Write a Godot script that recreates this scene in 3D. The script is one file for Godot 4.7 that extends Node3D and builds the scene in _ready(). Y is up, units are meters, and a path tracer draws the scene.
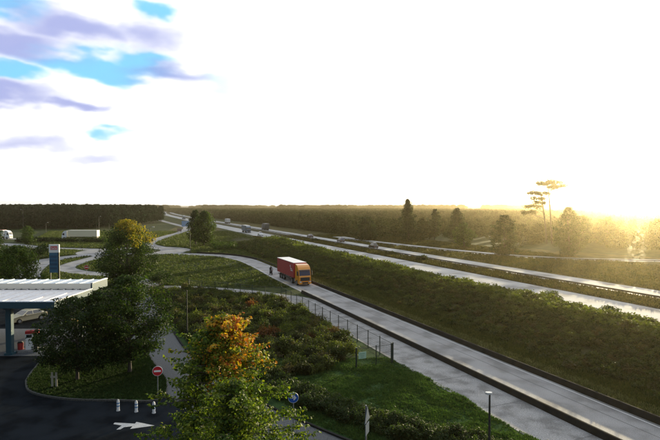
extends Node3D
# A motorway with a slip road and a filling station, seen from about 14 m up, low sun ahead on the right.
# Metres; -z is ahead. The motorway and the slip road run along RD; RX points across them.
const RX := Vector3(0.9236, 0.0, -0.3833)
const RD := Vector3(-0.3833, 0.0, -0.9236)
const EYE := 14.4

var rng := RandomNumberGenerator.new()
var taken := {}
var M := {}
var bushes := []        # shared bush meshes
var fine_bushes := []
var pines := []
var young_pines := []
var bank_noise := FastNoiseLite.new()

# ------------------------------------------------------------------ mesh building
class MB:
	var v := PackedVector3Array()
	var n := PackedVector3Array()
	var c := PackedColorArray()
	var idx := PackedInt32Array()
	var col := Color(1, 1, 1)
	func vert(p: Vector3, nn: Vector3) -> int:
		v.append(p); n.append(nn); c.append(col)
		return v.size() - 1
	func tri(a: Vector3, b: Vector3, d: Vector3) -> void:
		var nn := (d - a).cross(b - a).normalized()
		var k := vert(a, nn)
		vert(b, nn); vert(d, nn)
		idx.append(k); idx.append(k + 1); idx.append(k + 2)
	func tri_out(a: Vector3, b: Vector3, d: Vector3, o: Vector3) -> void:
		if (d - a).cross(b - a).dot(o) >= 0.0: tri(a, b, d)
		else: tri(a, d, b)
	func quad(a: Vector3, b: Vector3, d: Vector3, e: Vector3) -> void:
		var nn := (d - a).cross(b - e).normalized()
		var k := vert(a, nn)
		vert(b, nn); vert(d, nn); vert(e, nn)
		for q in [0, 1, 2, 0, 2, 3]: idx.append(k + q)
	func quad_out(a: Vector3, b: Vector3, d: Vector3, e: Vector3, o: Vector3) -> void:
		if (d - a).cross(b - e).dot(o) >= 0.0: quad(a, b, d, e)
		else: quad(a, e, d, b)
	func box(at: Vector3, size: Vector3, b := Basis()) -> void:
		var h := size * 0.5
		for ax in 3:
			for s in [-1.0, 1.0]:
				var N := Vector3.ZERO; N[ax] = s
				var U := Vector3.ZERO; U[(ax + 1) % 3] = s
				var V := Vector3.ZERO; V[(ax + 2) % 3] = 1.0
				var f := at + b * (N * h)
				var u := b * (U * h)
				var w := b * (V * h)
				quad(f - u - w, f - u + w, f + u + w, f + u - w)
	# box whose four long edges (along local axis y) are chamfered
	func cbox(at: Vector3, size: Vector3, ch: float, b := Basis()) -> void:
		var hx := size.x * 0.5
		var hz := size.z * 0.5
		var P := [Vector2(-hx + ch, -hz), Vector2(hx - ch, -hz), Vector2(hx, -hz + ch), Vector2(hx, hz - ch), Vector2(hx - ch, hz), Vector2(-hx + ch, hz), Vector2(-hx, hz - ch), Vector2(-hx, -hz + ch)]
		var mid := at
		for i in 8:
			var p: Vector2 = P[i]
			var q: Vector2 = P[(i + 1) % 8]
			var a := at + b * Vector3(p.x, -size.y * 0.5, p.y)
			var d := at + b * Vector3(q.x, -size.y * 0.5, q.y)
			var e := at + b * Vector3(q.x, size.y * 0.5, q.y)
			var g := at + b * Vector3(p.x, size.y * 0.5, p.y)
			quad_out(a, d, e, g, (a + e) * 0.5 - mid)
			tri_out(at + b * Vector3(0, size.y * 0.5, 0), e, g, b.y)
			tri_out(at - b * Vector3(0, size.y * 0.5, 0), a, d, -b.y)
	func tube(pts: Array, radii: Array, sides := 6, caps := true) -> void:
		var rings := []
		for i in pts.size():
			var T: Vector3 = (pts[mini(i + 1, pts.size() - 1)] - pts[maxi(i - 1, 0)]).normalized()
			var U := T.cross(Vector3(0.31, 0.2, 0.93)).normalized()
			var V := T.cross(U)
			var ring := []
			for k in sides:
				var a := TAU * k / sides
				var o := U * cos(a) + V * sin(a)
				ring.append(vert(pts[i] + o * radii[i], o))
			rings.append(ring)
		for i in pts.size() - 1:
			for k in sides:
				var k2 := (k + 1) % sides
				for q in [rings[i][k], rings[i + 1][k], rings[i + 1][k2], rings[i][k], rings[i + 1][k2], rings[i][k2]]: idx.append(q)
		if caps:
			for e in [0, pts.size() - 1]:
				var away: Vector3 = (pts[e] - pts[1 if e == 0 else e - 1]).normalized()
				for k in sides: tri_out(pts[e], v[rings[e][k]], v[rings[e][(k + 1) % sides]], away)
	# a closed outline swept sideways; half(p) gives the half width at that outline point
	func prism(poly: PackedVector2Array, half: Callable, place: Transform3D) -> void:
		var L := []
		var R := []
		var mid := Vector2.ZERO
		for p in poly:
			var w: float = half.call(p)
			L.append(place * Vector3(-w, p.y, p.x))
			R.append(place * Vector3(w, p.y, p.x))
			mid += p / poly.size()
		var t := Geometry2D.triangulate_polygon(poly)
		for i in range(0, t.size(), 3):
			tri_out(L[t[i]], L[t[i + 1]], L[t[i + 2]], -place.basis.x)
			tri_out(R[t[i]], R[t[i + 1]], R[t[i + 2]], place.basis.x)
		var ccw := not Geometry2D.is_polygon_clockwise(poly)
		for i in poly.size():
			var j := (i + 1) % poly.size()
			var d := poly[j] - poly[i]
			var o := Vector2(d.y, -d.x) if ccw else Vector2(-d.y, d.x)
			quad_out(L[i], L[j], R[j], R[i], place.basis * Vector3(0, o.y, o.x))
	func leaf(p: Vector3, axis: Vector3, nrm: Vector3, ln: float, wd: float, fold := 0.15) -> void:
		var side := nrm.cross(axis).normalized()
		var m := p + axis * ln * 0.5 + nrm * ln * fold
		var k := vert(p, nrm)
		vert(m + side * wd * 0.5, (nrm + side * 0.4).normalized()); vert(p + axis * ln, nrm); vert(m - side * wd * 0.5, (nrm - side * 0.4).normalized())
		for q in [0, 1, 2, 0, 2, 3]: idx.append(k + q)
	func mesh() -> ArrayMesh:
		var a := []
		a.resize(Mesh.ARRAY_MAX)
		a[Mesh.ARRAY_VERTEX] = v; a[Mesh.ARRAY_NORMAL] = n; a[Mesh.ARRAY_COLOR] = c; a[Mesh.ARRAY_INDEX] = idx
		var m := ArrayMesh.new()
		m.add_surface_from_arrays(Mesh.PRIMITIVE_TRIANGLES, a)
		return m

# ------------------------------------------------------------------ nodes
func rd(s: float, t: float, y := 0.0) -> Vector3: return RX * s + RD * t + Vector3(0, y, 0)
func numbered(called: String) -> String:
	taken[called] = taken.get(called, -1) + 1
	return called if taken[called] == 0 else "%s_%03d" % [called, taken[called]]
func obj(called: String, mesh: Mesh, m: Material, parent: Node3D = null) -> MeshInstance3D:
	var o := MeshInstance3D.new()
	o.name = called if parent else numbered(called)
	o.mesh = mesh
	o.material_override = m
	(parent if parent else self).add_child(o, true)
	return o
func tag(o: Node3D, label: String, category: String, group := "") -> Node3D:
	o.set_meta("label", label); o.set_meta("category", category)
	if group: o.set_meta("group", group)
	return o
func thing(called: String, label: String, category: String, at: Vector3, turn := 0.0, group := "") -> Node3D:
	var o := Node3D.new()
	o.name = numbered(called)
	add_child(o)
	o.position = at; o.rotation.y = turn
	return tag(o, label, category, group)
func struct(called: String, mesh: Mesh, m: Material) -> MeshInstance3D:
	var o := obj(called, mesh, m)
	o.set_meta("kind", "structure")
	return o
func copies(called: String, mesh: Mesh, m: Material, xs: Array, cs: Array, parent: Node3D = null, kind := "stuff") -> MultiMeshInstance3D:
	var mm := MultiMesh.new()
	mm.transform_format = MultiMesh.TRANSFORM_3D
	mm.use_colors = true
	mm.mesh = mesh
	mm.instance_count = xs.size()
	for i in xs.size():
		mm.set_instance_transform(i, xs[i])
		mm.set_instance_color(i, cs[i])
	var o := MultiMeshInstance3D.new()
	o.name = called if parent else numbered(called)
	o.multimesh = mm
	o.material_override = m
	if kind: o.set_meta("kind", kind)
	(parent if parent else self).add_child(o, true)
	return o

# ------------------------------------------------------------------ materials
func s2(c: Color) -> Color: return c.linear_to_srgb()
func noise_tex(sd: int, freq: float, cols: Array, size := 512, oct := 5) -> NoiseTexture2D:
	var f := FastNoiseLite.new()
	f.seed = sd; f.frequency = freq; f.fractal_octaves = oct; f.noise_type = FastNoiseLite.TYPE_SIMPLEX_SMOOTH
	var g := Gradient.new()
	var offs := PackedFloat32Array()
	var cc := PackedColorArray()
	for i in cols.size():
		offs.append(0.22 + 0.56 * i / maxf(1.0, cols.size() - 1))
		cc.append(s2(cols[i]))
	g.offsets = offs; g.colors = cc
	var t := NoiseTexture2D.new()
	t.width = size; t.height = size; t.seamless = true; t.noise = f; t.color_ramp = g; t.normalize = true
	return t
func plain(c: Color, rough := 0.6, metal := 0.0) -> StandardMaterial3D:
	var m := StandardMaterial3D.new()
	m.albedo_color = s2(c); m.roughness = rough; m.metallic = metal
	return m
func grained(fine: Texture2D, fine_m: float, coarse: Texture2D, coarse_m: float, rough: float, bump := 0.0, spec := 0.5) -> StandardMaterial3D:
	var m := StandardMaterial3D.new()
	m.albedo_texture = fine
	m.uv1_triplanar = true; m.uv1_world_triplanar = true
	m.uv1_scale = Vector3.ONE / fine_m
	m.roughness = rough
	m.metallic_specular = spec
	if coarse:
		m.detail_enabled = true
		m.detail_albedo = coarse
		m.detail_blend_mode = BaseMaterial3D.BLEND_MODE_MUL
		m.detail_uv_layer = BaseMaterial3D.DETAIL_UV_2
		m.uv2_triplanar = true; m.uv2_world_triplanar = true
		m.uv2_scale = Vector3.ONE / coarse_m
	if bump > 0.0:
		m.heightmap_enabled = true
		m.heightmap_texture = fine
		m.heightmap_scale = bump
	return m
func leafy(back: Color, rough := 0.6, spec := 0.3) -> StandardMaterial3D:
	var m := StandardMaterial3D.new()
	m.albedo_color = Color(1, 1, 1)
	m.vertex_color_use_as_albedo = true
	m.roughness = rough
	m.metallic_specular = spec
	m.backlight_enabled = true
	m.backlight = back
	m.cull_mode = BaseMaterial3D.CULL_DISABLED
	return m

func make_materials() -> void:
	var grey := noise_tex(11, 0.012, [Color(0.5, 0.5, 0.5), Color(0.84, 0.84, 0.84), Color(1, 1, 1)])
	var patchy := noise_tex(12, 0.02, [Color(0.34, 0.4, 0.36), Color(0.72, 0.74, 0.66), Color(1, 0.95, 0.78)])
	M.grass = grained(noise_tex(1, 0.05, [Color(0.018, 0.028, 0.008), Color(0.04, 0.06, 0.016), Color(0.075, 0.09, 0.03)]), 2.6, patchy, 37.0, 0.95, 4.0, 0.2)
	M.lawn = grained(noise_tex(2, 0.06, [Color(0.02, 0.045, 0.014), Color(0.04, 0.085, 0.026), Color(0.07, 0.12, 0.04)]), 2.1, patchy, 19.0, 0.95, 4.0, 0.2)
	M.dry = grained(noise_tex(3, 0.05, [Color(0.05, 0.045, 0.014), Color(0.1, 0.09, 0.03), Color(0.15, 0.125, 0.045)]), 3.1, patchy, 41.0, 0.95, 4.0, 0.2)
	M.earth = grained(noise_tex(4, 0.06, [Color(0.03, 0.032, 0.014), Color(0.05, 0.05, 0.022), Color(0.085, 0.08, 0.04)]), 1.7, patchy, 23.0, 0.95, 5.0, 0.2)
	M.asphalt = grained(noise_tex(5, 0.09, [Color(0.009, 0.012, 0.016), Color(0.014, 0.018, 0.023), Color(0.021, 0.026, 0.032)]), 1.3, grey, 17.0, 1.0, 0.5, 0.08)
	M.road = grained(noise_tex(6, 0.05, [Color(0.19, 0.19, 0.195), Color(0.25, 0.25, 0.255), Color(0.31, 0.31, 0.31)]), 1.9, grey, 29.0, 0.75, 0.5)
	M.motorway = grained(noise_tex(7, 0.05, [Color(0.36, 0.36, 0.36), Color(0.43, 0.43, 0.43), Color(0.48, 0.48, 0.47)]), 2.3, grey, 53.0, 0.85, 0.4, 0.45)
	M.concrete = grained(noise_tex(8, 0.04, [Color(0.2, 0.2, 0.2), Color(0.27, 0.27, 0.27), Color(0.34, 0.335, 0.33)]), 2.7, grey, 13.0, 0.75, 0.5)
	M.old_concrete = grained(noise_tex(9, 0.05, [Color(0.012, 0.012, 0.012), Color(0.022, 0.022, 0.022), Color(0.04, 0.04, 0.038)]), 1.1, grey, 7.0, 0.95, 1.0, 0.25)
	M.bark = grained(noise_tex(10, 0.08, [Color(0.03, 0.024, 0.018), Color(0.06, 0.05, 0.04), Color(0.1, 0.085, 0.07)], 256), 0.5, null, 1.0, 0.9, 2.0)
	M.leaf = leafy(s2(Color(0.85, 0.95, 0.3)))
	M.needle = leafy(s2(Color(0.2, 0.22, 0.08)), 0.95, 0.1)
	M.scrub = leafy(s2(Color(1.0, 1.1, 0.36)))
	M.blade = leafy(s2(Color(0.8, 0.9, 0.35)))
	M.white = plain(Color(0.78, 0.78, 0.77), 0.4)
	M.line = grained(noise_tex(13, 0.06, [Color(0.3, 0.3, 0.3), Color(0.48, 0.48, 0.47), Color(0.6, 0.6, 0.59)], 256), 1.0, null, 1.0, 0.6)
	M.galv = plain(Color(0.2, 0.21, 0.22), 0.55, 0.5)
	M.rail = plain(Color(0.06, 0.062, 0.06), 0.7, 0.2)
	M.dark_metal = plain(Color(0.025, 0.028, 0.03), 0.5, 0.3)
	M.green_metal = plain(Color(0.02, 0.035, 0.028), 0.5, 0.2)
	M.rubber = plain(Color(0.015, 0.015, 0.016), 0.85)
	M.black = plain(Color(0.02, 0.02, 0.022), 0.5)
	M.glass = plain(Color(0.012, 0.016, 0.022), 0.06)
	M.glass.metallic_specular = 0.7
	M.joint = plain(Color(0.09, 0.09, 0.09), 0.9)

# ------------------------------------------------------------------ flat setting
func sheet(called: String, pts: Array, y: float, m: Material) -> MeshInstance3D:
	var poly := PackedVector2Array()
	for p in pts: poly.append(Vector2(p.x, p.y))
	var b := MB.new()
	var t := Geometry2D.triangulate_polygon(poly)
	for i in range(0, t.size(), 3):
		var q := []
		for k in 3: q.append(Vector3(poly[t[i + k]].x, y, poly[t[i + k]].y))
		b.tri_out(q[0], q[1], q[2], Vector3.UP)
	return struct(called, b.mesh(), m)
func smooth_line(pts: Array, step := 2.0) -> Array:
	var cv := Curve3D.new()
	for i in pts.size():
		var a: Vector3 = pts[maxi(i - 1, 0)]
		var d: Vector3 = pts[mini(i + 1, pts.size() - 1)]
		var h := (d - a) / 6.0
		cv.add_point(pts[i], -h, h)
	cv.bake_interval = 0.5
	var out := []
	var L := cv.get_baked_length()
	var nn := maxi(2, int(L / step) + 1)
	for i in nn: out.append(cv.sample_baked(L * i / (nn - 1.0), true))
	return out
func across(pts: Array, i: int) -> Vector3:
	var T: Vector3 = pts[mini(i + 1, pts.size() - 1)] - pts[maxi(i - 1, 0)]
	return T.cross(Vector3.UP).normalized()     # to the right of travel
# a ribbon from offset a to offset b right of the line, thick enough to have edges
func ribbon(pts: Array, a: float, b: float, y: float, thick := 0.06) -> MB:
	var m := MB.new()
	if b - a > 3.0: road_lines.append([pts, a - 0.5, b + 0.5])
	for i in pts.size() - 1:
		var p: Vector3 = pts[i]
		var q: Vector3 = pts[i + 1]
		var rp := across(pts, i)
		var rq := across(pts, i + 1)
		var up := Vector3(0, y, 0)
		var lo := Vector3(0, y - thick, 0)
		m.quad_out(p + rp * a + up, q + rq * a + up, q + rq * b + up, p + rp * b + up, Vector3.UP)
		m.quad_out(p + rp * a + up, q + rq * a + up, q + rq * a + lo, p + rp * a + lo, -rp)
		m.quad_out(p + rp * b + up, q + rq * b + up, q + rq * b + lo, p + rp * b + lo, rp)
	for e in [0, pts.size() - 1]:
		var r := across(pts, e)
		var p: Vector3 = pts[e]
		var o: Vector3 = p - pts[1 if e == 0 else e - 1]
		m.quad_out(p + r * a + Vector3(0, y, 0), p + r * b + Vector3(0, y, 0), p + r * b + Vector3(0, y - thick, 0), p + r * a + Vector3(0, y - thick, 0), o)
	return m
func bank_y(s: float, t: float) -> float:
	var h := smoothstep(34.0, 47.0, s) * (1.0 - smoothstep(52.0, 57.5, s)) * 1.15
	h *= 1.0 - smoothstep(150.0, 250.0, t) * 0.75
	return h * (0.85 + 0.35 * bank_noise.get_noise_2d(s * 1.5, t)) + 0.12 * bank_noise.get_noise_2d(s * 6.0, t * 6.0) * smoothstep(34.0, 37.0, s) * (1.0 - smoothstep(55.0, 57.5, s))

# ------------------------------------------------------------------ plants
func rdir() -> Vector3:
	var z := rng.randf_range(-1.0, 1.0)
	var a := rng.randf() * TAU
	var r := sqrt(1.0 - z * z)
	return Vector3(r * cos(a), z, r * sin(a))
func puff(b: MB, at: Vector3, r: float, count: int, ln: float, flat: float, cols: Array, up := 0.5) -> void:
	var tint := rng.randf_range(0.75, 1.2)
	for i in count:
		var d := rdir()
		var p := at + Vector3(d.x, d.y * flat, d.z) * r * pow(rng.randf(), 0.42)
		var nn := (d * 0.6 + Vector3.UP * up + rdir() * 0.7).normalized()
		var ax := nn.cross(rdir()).normalized()
		ax = (ax + Vector3(0, -0.25, 0)).normalized()
		nn = (nn - ax * nn.dot(ax)).normalized()
		var cc: Color = cols[rng.randi() % cols.size()]
		b.col = cc * (tint * rng.randf_range(0.8, 1.25))
		var l := ln * rng.randf_range(0.7, 1.3)
		b.leaf(p, ax, nn, l, l * rng.randf_range(0.55, 0.8))
func bush_mesh(count: int, ln: float, spread := 0.5) -> ArrayMesh:
	var b := MB.new()
	var w := Color(1, 1, 1)
	var k := 11
	for i in k:
		var a := rng.randf() * TAU
		var r := sqrt(rng.randf()) * 0.62
		var y := 0.3 + 0.5 * (1.0 - r) * rng.randf_range(0.6, 1.25)
		puff(b, Vector3(cos(a) * r, y, sin(a) * r), rng.randf_range(0.3, spread), count / k, ln, 0.8, [w, Color(0.8, 0.85, 0.7), Color(1.15, 1.1, 0.95)])
	for i in 7:   # upright sprigs
		var a := rng.randf() * TAU
		var r := rng.randf() * 0.6
		var top := Vector3(cos(a) * r, rng.randf_range(0.9, 1.25), sin(a) * r)
		for j in 7: puff(b, top - Vector3(0, 0.06 * j, 0), 0.06, 1, ln * 0.8, 1.0, [w])
	return b.mesh()
func envelope(shape: String, f: float) -> float:
	match shape:
		"round": return sqrt(maxf(0.0, 1.0 - pow(2.0 * f - 0.9, 2.0) / 1.21))
		"oval": return pow(sin(PI * clampf(pow(f, 0.75), 0.02, 0.98)), 0.6)
		"maple": return minf(1.0, 0.7 + 1.2 * f) * (0.1 + pow(1.0 - f, 0.95)) * 1.15
		"cone": return pow(1.0 - f, 0.8) * minf(1.0, 0.5 + 4.0 * f)
	return 1.0
# trunk with limbs, and a crown of leaf clumps. pick(f, side) gives the palette at height share f.
func tree(called: String, label: String, at: Vector3, H: float, R: float, low: float, shape: String, clumps: int, per: int, ln: float, pick: Callable, o := {}) -> Node3D:
	var root := thing(called, label, "tree", at, 0.0, o.get("group", ""))
	var crown := MB.new()
	var wood := MB.new()
	var lean := Vector3(rng.randf_range(-0.03, 0.03), 0, rng.randf_range(-0.03, 0.03))
	var th: float = H * o.get("trunk", 0.82)
	var tr: float = o.get("tr", H * 0.018)
	var tp := []
	var rr := []
	for i in 7:
		var f := i / 6.0
		tp.append(Vector3(0, f * th, 0) + lean * f * th + Vector3(sin(f * 5.0), 0, cos(f * 4.0)) * 0.012 * H * f)
		rr.append(tr * (1.25 if i == 0 else 1.0) * (1.0 - 0.8 * f))
	wood.tube(tp, rr, 8)
	var lob := rng.randf() * 10.0
	for i in clumps:
		var f := clampf((i + rng.randf()) / clumps, 0.0, 0.985)
		f = 1.0 - pow(1.0 - f, 0.85)
		var a := i * 2.39996 + rng.randf() * 0.9
		var e := envelope(shape, f) * R * (0.84 + 0.24 * sin(a * 2.0 + lob + f * 7.0) + 0.16 * sin(a * 5.0 + lob * 2.0 + f * 9.0))
		var r := e * sqrt(rng.randf_range(0.12, 1.0))
		var c := Vector3(cos(a) * r, low + (H - low) * f, sin(a) * r) + lean * H * f
		c.y -= r * 0.12
		var cr: float = R * o.get("cr", 0.24) * rng.randf_range(0.7, 1.25) * (0.6 if f > 0.9 else 1.0)
		puff(crown, c, cr, int(per * rng.randf_range(0.7, 1.3)), ln, o.get("flat", 0.7), pick.call(f, c), 0.5)
		if i % 2 == 0 and f < 0.93:
			var h := clampf(c.y - r * 0.7, low * 0.6, th * 0.96)
			var s: Vector3 = tp[0].lerp(tp[6], h / th)
			var mid := s.lerp(c, 0.5) + Vector3(0, -0.05 * r, 0)
			var br := tr * (0.42 - 0.25 * f)
			wood.tube([s, mid, c], [br, br * 0.6, br * 0.2], 4, false)
	for i in o.get("sprays", 0):     # twigs that stand out of the crown
		var f := rng.randf_range(0.02, 0.97)
		var a := rng.randf() * TAU
		var e := envelope(shape, f) * R
		var dir := Vector3(cos(a), rng.randf_range(0.0, 0.5), sin(a)).normalized()
		var p0 := Vector3(cos(a) * e * 0.7, low + (H - low) * f, sin(a) * e * 0.7)
		var ln2: float = rng.randf_range(0.5, 1.2) * o.get("spray_len", 1.0)
		var cols: Array = pick.call(f, p0)
		for k in 9:
			var q := p0 + dir * (e * 0.12 + ln2 * k / 8.0)
			puff(crown, q, 0.16 - 0.012 * k, 4, ln, 0.6, cols, 0.7)
		wood.tube([p0 - dir * e * 0.3, p0 + dir * (e * 0.12 + ln2 * 0.9)], [0.02, 0.006], 4, false)
	obj("trunk", wood.mesh(), M.bark, root)
	obj("crown", crown.mesh(), o.get("mat", M.leaf), root)
	return root
func pine_mesh(H: float, R: float, low: float, count: int, ln: float, cols: Array) -> ArrayMesh:
	var b := MB.new()
	for i in count:
		var f := (i + 0.5) / count
		var a := i * 2.39996 + rng.randf()
		var e := R * (pow(sin(PI * clampf(0.12 + 0.82 * f, 0.0, 1.0)), 0.7)) * rng.randf_range(0.35, 1.05)
		var c := Vector3(cos(a) * e, low + (H - low) * f, sin(a) * e)
		puff(b, c, R * 0.3, 13, ln, 0.55, cols, 0.6)
	return b.mesh()
func pine_trunk(H: float) -> ArrayMesh:
	var b := MB.new()
	b.tube([Vector3.ZERO, Vector3(0.1, H * 0.5, 0.05), Vector3(0, H * 0.93, 0)], [H * 0.014, H * 0.011, H * 0.004], 6, false)
	return b.mesh()
func inside(p: Vector2, poly: PackedVector2Array) -> bool: return Geometry2D.is_point_in_polygon(p, poly)
func spot(p: Vector3, sc: Vector3, tilt := 0.08) -> Transform3D:
	var b := Basis(Vector3.UP, rng.randf() * TAU)
	b = Basis(Vector3(1, 0, 0), rng.randf_range(-tilt, tilt)) * b
	return Transform3D(b.scaled(sc), p)
func shade_of(a: Color, d: Color) -> Color:
	return a.lerp(d, rng.randf()) * rng.randf_range(0.8, 1.2)

func _ready() -> void:
	rng.seed = 20240917
	bank_noise.seed = 4; bank_noise.frequency = 0.03
	camera_sky_sun()
	make_materials()
	setting()
	print("setting ", Time.get_ticks_msec())
	station()
	roadside()
	vehicles()
	print("things ", Time.get_ticks_msec())
	plants()
	print("plants ", Time.get_ticks_msec())

# ------------------------------------------------------------------ camera, sky, sun
const SUN_AZ := 32.0
const SUN_EL := 5.5
func camera_sky_sun() -> void:
	var cam := Camera3D.new()
	cam.name = "camera"
	cam.position = Vector3(0, EYE, 0)
	cam.rotation_degrees = Vector3(-1.6, 0, 0)
	cam.fov = 2.0 * rad_to_deg(atan(220.0 / 500.0))
	cam.near = 0.1; cam.far = 20000.0
	cam.current = true
	add_child(cam)
	var sun := DirectionalLight3D.new()
	sun.name = "sun"
	sun.light_energy = 1.6
	sun.light_color = s2(Color(1.0, 0.84, 0.52))
	sun.light_angular_distance = 0.6
	sun.shadow_enabled = true
	sun.rotation_degrees = Vector3(-SUN_EL, 180.0 - SUN_AZ, 0)
	add_child(sun)
	var e := Environment.new()
	e.background_mode = Environment.BG_SKY
	e.tonemap_mode = Environment.TONE_MAPPER_LINEAR
	e.tonemap_exposure = 1.8
	e.sdfgi_enabled = true; e.ssao_enabled = true; e.ssil_enabled = true
	e.volumetric_fog_enabled = true
	e.volumetric_fog_density = 0.0002
	e.volumetric_fog_albedo = s2(Color(1.0, 0.84, 0.52))
	e.volumetric_fog_anisotropy = 0.905
	var pm := PanoramaSkyMaterial.new()
	pm.panorama = sky_picture()
	var sk := Sky.new()
	sk.sky_material = pm
	e.sky = sk
	var we := WorldEnvironment.new()
	we.name = "world_environment"
	we.environment = e
	add_child(we)

func sky_picture() -> ImageTexture:
	var W := 3072
	var H := 1536
	var f := FastNoiseLite.new()
	f.seed = 8; f.frequency = 1.0; f.fractal_octaves = 5; f.noise_type = FastNoiseLite.TYPE_SIMPLEX_SMOOTH
	# azimuth, elevation, half width, half height in degrees, how much: gaps of open blue and grey-blue undersides of clouds
	var gaps := [[-33.5, 19.0, 4.0, 1.3, 1.0], [-19.0, 20.2, 3.2, 1.0, 0.9], [-24.0, 14.0, 7.5, 1.5, 1.0], [-31.5, 12.6, 4.0, 0.9, 0.9], [-20.5, 15.2, 4.0, 1.1, 0.9], [-13.0, 13.9, 5.0, 1.1, 0.4], [-24.2, 7.6, 2.8, 0.7, 0.65], [-17.5, 10.3, 3.5, 0.7, 0.35], [-31.0, 3.0, 6.0, 0.8, 0.2]]
	var greys := [[-33.0, 15.4, 7.0, 2.0, 1.0], [-27.0, 17.6, 6.5, 2.2, 0.95], [-20.5, 17.6, 5.5, 1.9, 0.75], [-33.5, 10.7, 7.0, 1.2, 1.0], [-27.0, 10.3, 4.0, 0.75, 0.95], [-17.5, 13.8, 5.0, 1.5, 0.75], [-11.0, 13.1, 4.5, 1.1, 0.45], [-31.0, 6.0, 7.0, 1.2, 0.66], [-25.0, 4.9, 7.0, 0.8, 0.6], [-3.4, 11.1, 3.0, 0.8, 0.16]]
	var data := PackedFloat32Array()
	data.resize(W * H * 3)
	data.fill(0.13)
	var sun := Vector3(sin(deg_to_rad(SUN_AZ)) * cos(deg_to_rad(SUN_EL)), sin(deg_to_rad(SUN_EL)), -cos(deg_to_rad(SUN_AZ)) * cos(deg_to_rad(SUN_EL)))
	var blue := Vector3(0.15, 0.62, 1.0)
	var grey := Vector3(0.26, 0.31, 0.66)
	for y in H / 2:
		var el := (0.5 - (y + 0.5) / H) * PI
		var eld := rad_to_deg(el)
		var ce := cos(el)
		var se := sin(el)
		for x in W:
			var az := wrapf((x + 0.5) / W * TAU, -PI, PI)   # straight ahead is the picture's edge
			var azd := rad_to_deg(az)
			var d := Vector3(sin(az) * ce, se, -cos(az) * ce)
			var g := rad_to_deg(acos(clampf(d.dot(sun), -1.0, 1.0)))
			var base := lerpf(0.74, 0.21, smoothstep(55.0, 130.0, g)) * (1.0 + 0.35 * exp(-eld / 3.0)) + 1.6 * exp(-g / 9.0)
			var c := Vector3(base, base, base)
			var warm := exp(-g / 16.0) * exp(-eld / 7.0)
			c *= Vector3(1.0, 1.0 - 0.12 * warm, 1.0 - 0.45 * warm)
			# clouds above: one flat layer seen in perspective
			var px := d.x / (se + 0.12)
			var pz := d.z / (se + 0.12)
			var n1 := f.get_noise_2d(px * 0.9, pz * 0.9)
			var gap := 0.0
			var gr := 0.0
			if azd > -50.0 and azd < 12.0 and eld < 26.0:
				var wx := azd + 2.2 * n1 + 1.4 * f.get_noise_2d(azd * 0.16, eld * 0.3)
				var wy := eld + 1.5 * f.get_noise_2d(azd * 0.11 + 7.0, eld * 0.35)
				for b in gaps: gap = maxf(gap, b[4] * exp(-pow((wx - b[0]) / b[2], 2.0) - pow((wy - b[1]) / b[3], 2.0)))
				for b in greys: gr = maxf(gr, b[4] * exp(-pow((wx - b[0]) / b[2], 2.0) - pow((wy - b[1]) / b[3], 2.0)))
			var there := smoothstep(58.0, 75.0, g) * maxf(smoothstep(-40.0, -52.0, azd), maxf(smoothstep(12.0, 25.0, azd), smoothstep(20.0, 27.0, eld)))
			gap = maxf(gap, smoothstep(0.05, 0.4, n1) * there)
			gr = maxf(gr, smoothstep(0.0, -0.4, n1) * 0.8 * there)
			gap = smoothstep(0.15, 0.75, gap)
			gr = smoothstep(0.08, 0.9, gr)
			c = c.lerp(blue * minf(base, 0.6) , gap * 0.9)
			c = c.lerp(grey * minf(base, 0.66), gr * 0.85)
			var k := (y * W + x) * 3
			data[k] = c.x; data[k + 1] = c.y; data[k + 2] = c.z
	return ImageTexture.create_from_image(Image.create_from_data(W, H, false, Image.FORMAT_RGBF, data.to_byte_array()))

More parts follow.
